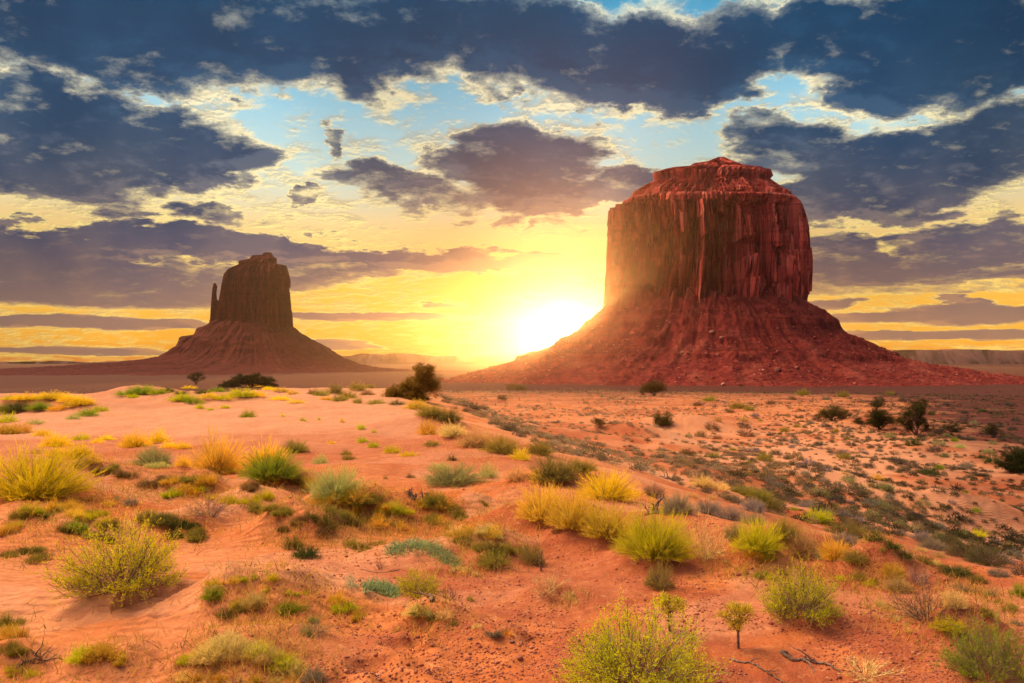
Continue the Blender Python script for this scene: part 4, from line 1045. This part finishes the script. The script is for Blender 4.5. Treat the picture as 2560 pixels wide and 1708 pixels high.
# ---- dead wood
def deadwood(px, py, wpx, n, label, name='dead_wood', thick=.02, up=.5, mat=WOOD):
    p = hit(px, py); s = p[1] / F; rng = np.random.default_rng(int(px * 3)); W_ = wpx * s
    parts = []
    for k in range(n):
        a = rng.random() * 6.28; d = [math.cos(a), math.sin(a), rng.uniform(0, up)]
        pts, rad = walk(rng, [rng.normal() * W_ * .12, rng.normal() * W_ * .12, .0], d, W_ * rng.uniform(.3, .62), thick * rng.uniform(.5, 1.1))
        pts[:, 2] = np.maximum(pts[:, 2], height(p[0] + pts[:, 0], p[1] + pts[:, 1]) - p[2] + thick * .2)
        parts.append(tube(pts, rad))
        for j in range(2):
            i = rng.integers(3, 7); q2, r2 = walk(rng, pts[i], rng.normal(size=3) + d, W_ * .2, rad[i] * .6, 5)
            parts.append(tube(q2, r2))
    o = obj(name, pmesh(name, parts, mat), None, None, tuple(p)); return tag(o, label, 'dead wood')
deadwood(1650, 1284, 100, 15, 'dark tangled heap of dead wood below the grey bush', thick=.035)
deadwood(1682, 1200, 60, 11, 'distant spiky dead wood on the pale sand above the tangled heap', thick=.03)
deadwood(1032, 1246, 62, 9, 'splintered dead stump on the hummock grass', thick=.03, up=1.2)
deadwood(100, 1645, 150, 8, 'bleached grey dead twigs lying on the near sand', thick=.009, up=.25)
deadwood(232, 1635, 60, 4, 'bleached stick poking up behind golden grass', thick=.007, up=1.5)
def branch(pts, r, label, name='fallen_branch'):
    P3 = np.array([hit(*q) for q in pts]); t = np.linspace(0, len(P3) - 1, 26); rng = np.random.default_rng(int(pts[0][0]))
    Q = np.stack([np.interp(t, range(len(P3)), P3[:, k]) for k in range(3)], -1); Q[:, :2] += rng.normal(size=(26, 2)) * r * .8
    Q[:, 2] = height(Q[:, 0], Q[:, 1]) + r * .6; b = Q[0].copy()
    parts = [tube(Q - b, np.linspace(r, r * .4, 26) * rng.uniform(.8, 1.15, 26))]
    for k in (8, 15):
        q2, r2 = walk(rng, Q[k] - b, [rng.normal(), rng.normal(), .3], r * 14, r * .5, 5); parts.append(tube(q2, r2))
    o = obj(name, pmesh(name, parts, WOOD), None, None, tuple(b)); tag(o, label, 'branch')
branch([(1950,1634),(2010,1652),(2060,1662),(2092,1676)], .016, 'dark fallen branch lying on gravel near the mat of roots')
branch([(1825,1650),(1875,1660),(1920,1684),(1972,1712)], .010, 'thin pale fallen branch on gravel below the round-crowned sapling')
branch([(1000,1424),(960,1432),(900,1425)], .006, 'thin root lying on the gravel by the bristly dead bush')
branch([(1210,1400),(1260,1420),(1330,1432)], .006, 'thin root trailing from the olive-brown cushion shrub')
branch([(1080,1505),(1078,1490),(1076,1474)], .016, 'dead stump beside the small bright green bush', 'stump')
o = None
def stick(px, py, px2, py2, r, label):
    p = hit(px, py); e = at(px2, py2, p[1]) - p; rng = np.random.default_rng(px)
    t = np.linspace(0, 1, 8)[:, None]; pts = e * t + rng.normal(size=(8, 3)) * r * .7; pts[0] = [0, 0, -.04]
    o = obj('dead_stick', pmesh('dead_stick', [tube(pts, np.linspace(r, r * .5, 8))], WOOD), None, None, tuple(p)); tag(o, label, 'stick')
stick(1350, 1428, 1356, 1378, .012, 'thin upright dead stick amid the sparse olive bush')
stick(1660, 1472, 1640, 1440, .014, 'bent grey stem leaning under the small olive bush')

# ---- stones
def rock_mat2():
    m, t, out = new_mat('stone'); p = t.n('ShaderNodeTexCoord').outputs['Object']; oi = t.n('ShaderNodeObjectInfo')
    n = t.noise(p, 6, 6, .6); c = t.mix(t.mr(n, .35, .65), oi.outputs['Color'], t.mix(.5, oi.outputs['Color'], (.1, .04, .03)))
    b = t.n('ShaderNodeBsdfPrincipled'); t.link(c, b.inputs['Base Color']); b.inputs['Roughness'].default_value = .9; t.link(b.outputs[0], out.inputs[0]); return m
STONE = rock_mat2()
def icos(rng, flat=.7, sub=1):
    import bmesh
    bm = bmesh.new(); bmesh.ops.create_icosphere(bm, subdivisions=sub, radius=1)
    co = np.array([v.co[:] for v in bm.verts]); fa = np.array([[v.index for v in f.verts] for f in bm.faces]); bm.free()
    ang = unit(rng.normal(size=(5, 3)))
    for a in ang:                                   # chop planes -> angular blocks
        d = co @ a; lim = rng.uniform(.45, .8); co = co - np.outer(np.maximum(d - lim, 0), a)
    co = co * (1 + rng.normal(size=(len(co), 1)) * .04) * [1, rng.uniform(.7, 1), flat]
    return co, fa
rockv = []
for k in range(4):
    co, fa = icos(np.random.default_rng(k + 50), .7, 3); me = mesh_from('boulder', co, fa); me.materials.append(STONE); rockv.append(me)
def rock(px, py, wpx, label, colr=(.2, .07, .045), onhit=None, name='rock', grp=None, hs=.8):
    p = onhit(px, py) if onhit else hit(px, py); s = p[1] / F * wpx * .5
    o = obj(name, rockv[R_.randrange(4)], None, None, (p[0], p[1], p[2] + s * .2)); o.scale = (s, s, s * hs); o.rotation_euler = (0, 0, R_.random() * 6)
    o.color = (*colr, 1); tag(o, label, name, grp)
rock(28, 1080, 22, 'dark brown rock on the sand above the huge yellow-green bush')
rock(948, 1568, 13, 'small purple stone in the gravel left of the footprints', (.22, .12, .13))
rock(1175, 1598, 14, 'small grey-purple stone near the grey grass clump', (.25, .14, .14))
rock(1280, 1606, 16, 'flat grey-purple stone just below the golden grass tip', (.26, .15, .15), hs=.4)
rock(1912, 1238, 16, 'dark brown upright rock behind the olive arc of shrubs', (.06, .03, .025), hs=1.1)
rock(1612, 1502, 10, 'small dark red stone on the gravel left of the ragged sapling', (.2, .06, .05))
rock(1390, 1663, 10, 'dark stone on the bare gravel left of the very big bush', (.16, .06, .05))
rock(1100, 1640, 9, 'small red stone right of the footprints', (.3, .1, .07))
rock(895, 1652, 10, 'small purple stone near the bottom hummock', (.22, .1, .1))
BG = 'boulders on the scree of the large butte'
for (a, b, c, h, lb) in [(1780,833,16,1,'pale pink boulder high on the scree, upper of the two close ones'),(1806,850,17,.8,'pale pink boulder high on the scree, lower of the two close ones'),
        (1707,885,13,1,'pinkish boulder lowest at the glowing end of the scree'),(1766,887,10,.9,'small light boulder at mid scree, left of the flat one'),(1794,889,15,.6,'flat light boulder at mid scree'),
        (1945,928,19,1.2,'big dark block at the foot of the scree'),(1992,922,15,1,'reddish boulder just right of the big dark block'),(1908,926,9,1,'small pale boulder left of the big dark block'),
        (1975,929,12,.7,'low red boulder between the two big blocks'),(1875,900,9,.9,'small red boulder on the lower ledge'),(2085,918,10,.9,'small dark boulder far along the scree foot')]:
    rock(a, b, c, lb, (.55, .24, .18) if 'pale' in lb or 'light' in lb or 'pink' in lb else (.28, .09, .06), onhit=zat, name='boulder', grp=BG, hs=h)

# ---- stuff: gravel, far scrub, scree rubble
def gravel():
    rng = np.random.default_rng(9); n = 15000; protos = [icos(np.random.default_rng(k), .6, 1) for k in range(6)]
    pr = []; cnt = 0
    px = rng.uniform(300, 2620, n * 2); py = 1180 + 540 * rng.random(n * 2) ** .6
    # project in bulk on the near ground plane, then drop to the height field
    X = []; Y = []
    a = (px - 1280) / F; b = (854 - py) / F; c, s = math.cos(PITCH), math.sin(PITCH)
    dy = c - b * s; dz = s + b * c; t = -2.15 / dz; X = a * t; Y = dy * t
    dens = sst(-.3, .3, fbm(X / 1.2, Y / 1.2, 55, 3) + .15) * sst(-.36, -.12, X / Y)
    k = rng.random(len(X)) < dens; X, Y = X[k][:n], Y[k][:n]; Zg = height(X, Y)
    sz = rng.lognormal(-5.0, .42, len(X)) * (1 + Y * .03)
    co, fa = [], []; off = 0
    for i in range(len(X)):
        c0, f0 = protos[rng.integers(6)]; a = rng.random() * 6.28; ca, sa = math.cos(a), math.sin(a)
        q = c0 * sz[i]; q = np.stack([q[:, 0] * ca - q[:, 1] * sa + X[i], q[:, 0] * sa + q[:, 1] * ca + Y[i], q[:, 2] + Zg[i] + sz[i] * .15], -1)
        co.append(q); fa.append(f0 + off); off += len(q)
    me = mesh_from('gravel', np.concatenate(co), np.concatenate(fa))
    m, t, out = new_mat('gravel_stone'); p = t.n('ShaderNodeNewGeometry')
    rnd = p.outputs['Random Per Island']; cc = t.ramp(rnd, [(0, (.26, .075, .045)), (.4, (.44, .14, .075)), (.75, (.32, .11, .08)), (1, (.62, .30, .19))])
    b = t.n('ShaderNodeBsdfPrincipled'); t.link(cc, b.inputs['Base Color']); b.inputs['Roughness'].default_value = .9; t.link(b.outputs[0], out.inputs[0])
    o = obj('gravel', me, m); tag(o, 'loose red and purple gravel strewn over the near sand', kind='stuff')
gravel()
def scree():
    rng = np.random.default_rng(77); n = 7000; P_, f = sampler(rng, n)
    protos = [icos(np.random.default_rng(k + 200), .7, 1) for k in range(5)]
    cl = fbm(P_[:, 0] / 30, P_[:, 1] / 30, 3, 3); keep = rng.random(n) < .25 + 1.2 * sst(-.1, .4, cl); P_ = P_[keep]
    sz = rng.lognormal(-.35, .55, len(P_)); co, fa = [], []; off = 0
    for i in range(len(P_)):
        c0, f0 = protos[rng.integers(5)]; co.append(c0 * sz[i] * rng.uniform(.7, 1.3, 3) + P_[i] + [0, 0, sz[i] * .2]); fa.append(f0 + off); off += len(c0)
    me = mesh_from('scree', np.concatenate(co), np.concatenate(fa))
    m, t, out = new_mat('scree_stone'); rnd = t.n('ShaderNodeNewGeometry').outputs['Random Per Island']
    cc = t.ramp(rnd, [(0, (.14, .025, .02)), (.5, (.34, .07, .05)), (.85, (.50, .17, .12)), (1, (.72, .40, .32))])
    b = t.n('ShaderNodeBsdfPrincipled'); t.link(cc, b.inputs['Base Color']); b.inputs['Roughness'].default_value = .95; t.link(b.outputs[0], out.inputs[0])
    tag(obj('scree', me, m), 'loose broken stones strewn over the slope of the large butte', kind='stuff')
scree()
def scatter_blobs(name, pts, size, colf, label, seed, nb=34, mat=None, lf=1.0):
    rng = np.random.default_rng(seed); n = len(pts); P_ = np.repeat(pts, nb, 0); S = np.repeat(size, nb)
    d = rng.normal(size=(n * nb, 3)); d[:, 2] = np.abs(d[:, 2]) + .15; d = unit(d)
    root = P_ + d * (S * rng.uniform(.1, .40, n * nb))[:, None] * [1, 1, .8]; ln = S * rng.uniform(.10, .22, n * nb) * lf
    sh = np.repeat(colf, nb)
    co, q, s2 = blades(root, d, ln, ln * .55, rng.normal(size=(n * nb, 3)) * .1, rng, 1, sh)
    me = mesh_from(name, co, q); attr(me, 'shade', s2)
    o = obj(name, me, mat); tag(o, label, kind='stuff'); return o
def scrub_mat():
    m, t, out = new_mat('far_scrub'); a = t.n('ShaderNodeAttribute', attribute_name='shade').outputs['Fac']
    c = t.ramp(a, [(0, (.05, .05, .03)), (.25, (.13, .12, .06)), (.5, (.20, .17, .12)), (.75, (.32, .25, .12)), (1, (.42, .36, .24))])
    d = t.n('ShaderNodeBsdfDiffuse'); t.link(c, d.inputs[0]); tr = t.n('ShaderNodeBsdfTranslucent'); t.link(c, tr.inputs[0])
    mx = t.n('ShaderNodeMixShader'); mx.inputs[0].default_value = .35; t.link(d.outputs[0], mx.inputs[1]); t.link(tr.outputs[0], mx.inputs[2]); t.link(mx.outputs[0], out.inputs[0]); return m
SCRUB = scrub_mat()
def scrub():
    rng = np.random.default_rng(12)
    n = 23000
    Y = np.exp(rng.uniform(math.log(26), math.log(900), n * 2)); u = rng.uniform(-.75, .75, n * 2); X = u * Y
    s = X - np.interp(Y, XE_Y, XE_X)
    d = fbm(X / (6 + Y * .05), Y / (6 + Y * .05), 66, 3)
    keep = ((s > 3) | (Y > 110)) & (rng.random(n * 2) < (.22 + 1.0 * sst(-.3, .4, d)) * (.65 + .35 * sst(50, 120, Y)))
    X, Y, u = X[keep][:n], Y[keep][:n], u[keep][:n]
    size = rng.lognormal(-.75, .35, len(X)) * (1 + .0022 * Y)
    sh = np.clip(rng.random(len(X)) * .9 - .25 * sst(.3, .55, u) + .38 * (1 - sst(.05, .42, u)), 0, 1)  # scrub tone paler away from the right, painting in the sun's glow
    A = np.stack([X, Y, height(X, Y)], -1); nr = Y < 130
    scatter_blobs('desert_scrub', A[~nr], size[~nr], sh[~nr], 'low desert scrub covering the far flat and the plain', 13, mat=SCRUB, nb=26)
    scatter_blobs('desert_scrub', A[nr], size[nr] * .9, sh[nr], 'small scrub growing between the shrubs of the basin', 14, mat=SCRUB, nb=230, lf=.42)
scrub()

def dry_grass():
    rng = np.random.default_rng(31); P3 = []
    for (x, y, w_) in GRASSPTS:
        q = hit(x, y); s_ = q[1] / F; m = 60
        P3.append(np.stack([q[0] + rng.normal(size=m) * w_ * s_ * .9, q[1] + rng.normal(size=m) * w_ * s_ * 1.2], -1))
    for (x, y, rx_, ry_, m) in [(450,1230,330,40,2600),(900,1290,220,60,2600),(1160,1330,130,60,1500),(150,1300,150,40,1300),(250,1165,200,30,1500),(1350,1250,160,60,1200),
                                (1240,1120,160,40,1200),(600,1660,220,30,300),(2050,1420,300,60,1500),(1980,1330,350,40,1500),(680,1480,180,30,250),(2380,1520,150,60,800)]:
        for k in range(m // 20):
            q = hit(x + rng.normal() * rx_ * .6, y + rng.normal() * ry_ * .6); r_ = .12 + .25 * rng.random()
            P3.append(np.stack([q[0] + rng.normal(size=20) * r_, q[1] + rng.normal(size=20) * r_ * 1.5], -1))
    P3 = np.concatenate(P3); Zg = height(P3[:, 0], P3[:, 1]); root = np.column_stack([P3, Zg - .005]); n = len(root)
    d = unit(rng.normal(size=(n, 3)) * [.6, .6, .2] + [0, 0, .9]); d[:, 2] = np.abs(d[:, 2])
    sc_ = 1 + P3[:, 1] * .02
    co, q, sh = blades(root, d, rng.uniform(.03, .11, n) * sc_, rng.uniform(.003, .006, n) * sc_ * 1.3, rng.normal(size=(n, 3)) * .3, rng, 2)
    me = mesh_from('dry_grass', co, q); attr(me, 'shade', sh); o = obj('dry_grass', me, LEAF); o.color = (.55, .40, .10, 1)
    tag(o, 'short golden dry grass between the hummocks', kind='stuff')
dry_grass()

# ---- haze
def haze():
    import bmesh
    bm = bmesh.new(); bmesh.ops.create_cube(bm, size=1.0); me = bpy.data.meshes.new('haze'); bm.to_mesh(me); bm.free()
    o = bpy.data.objects.new('haze', me); COL.objects.link(o); zb, zt = -60.0, 296.0
    o.location = (0, 0, (zt + zb) / 2)
    o.scale = (12600, 12600, zt - zb)
    m, t, out = new_mat('haze_air'); v = t.n('ShaderNodeVolumePrincipled')
    v.inputs['Color'].default_value = (.92, .86, .84, 1); v.inputs['Density'].default_value = 3.2e-5; v.inputs['Anisotropy'].default_value = .92
    t.link(v.outputs[0], out.inputs['Volume']); me.materials.append(m); tag(o, 'thin warm haze filling the valley air', kind='stuff')
haze()
print('COUNTS', COUNT, sum(COUNT.values()))
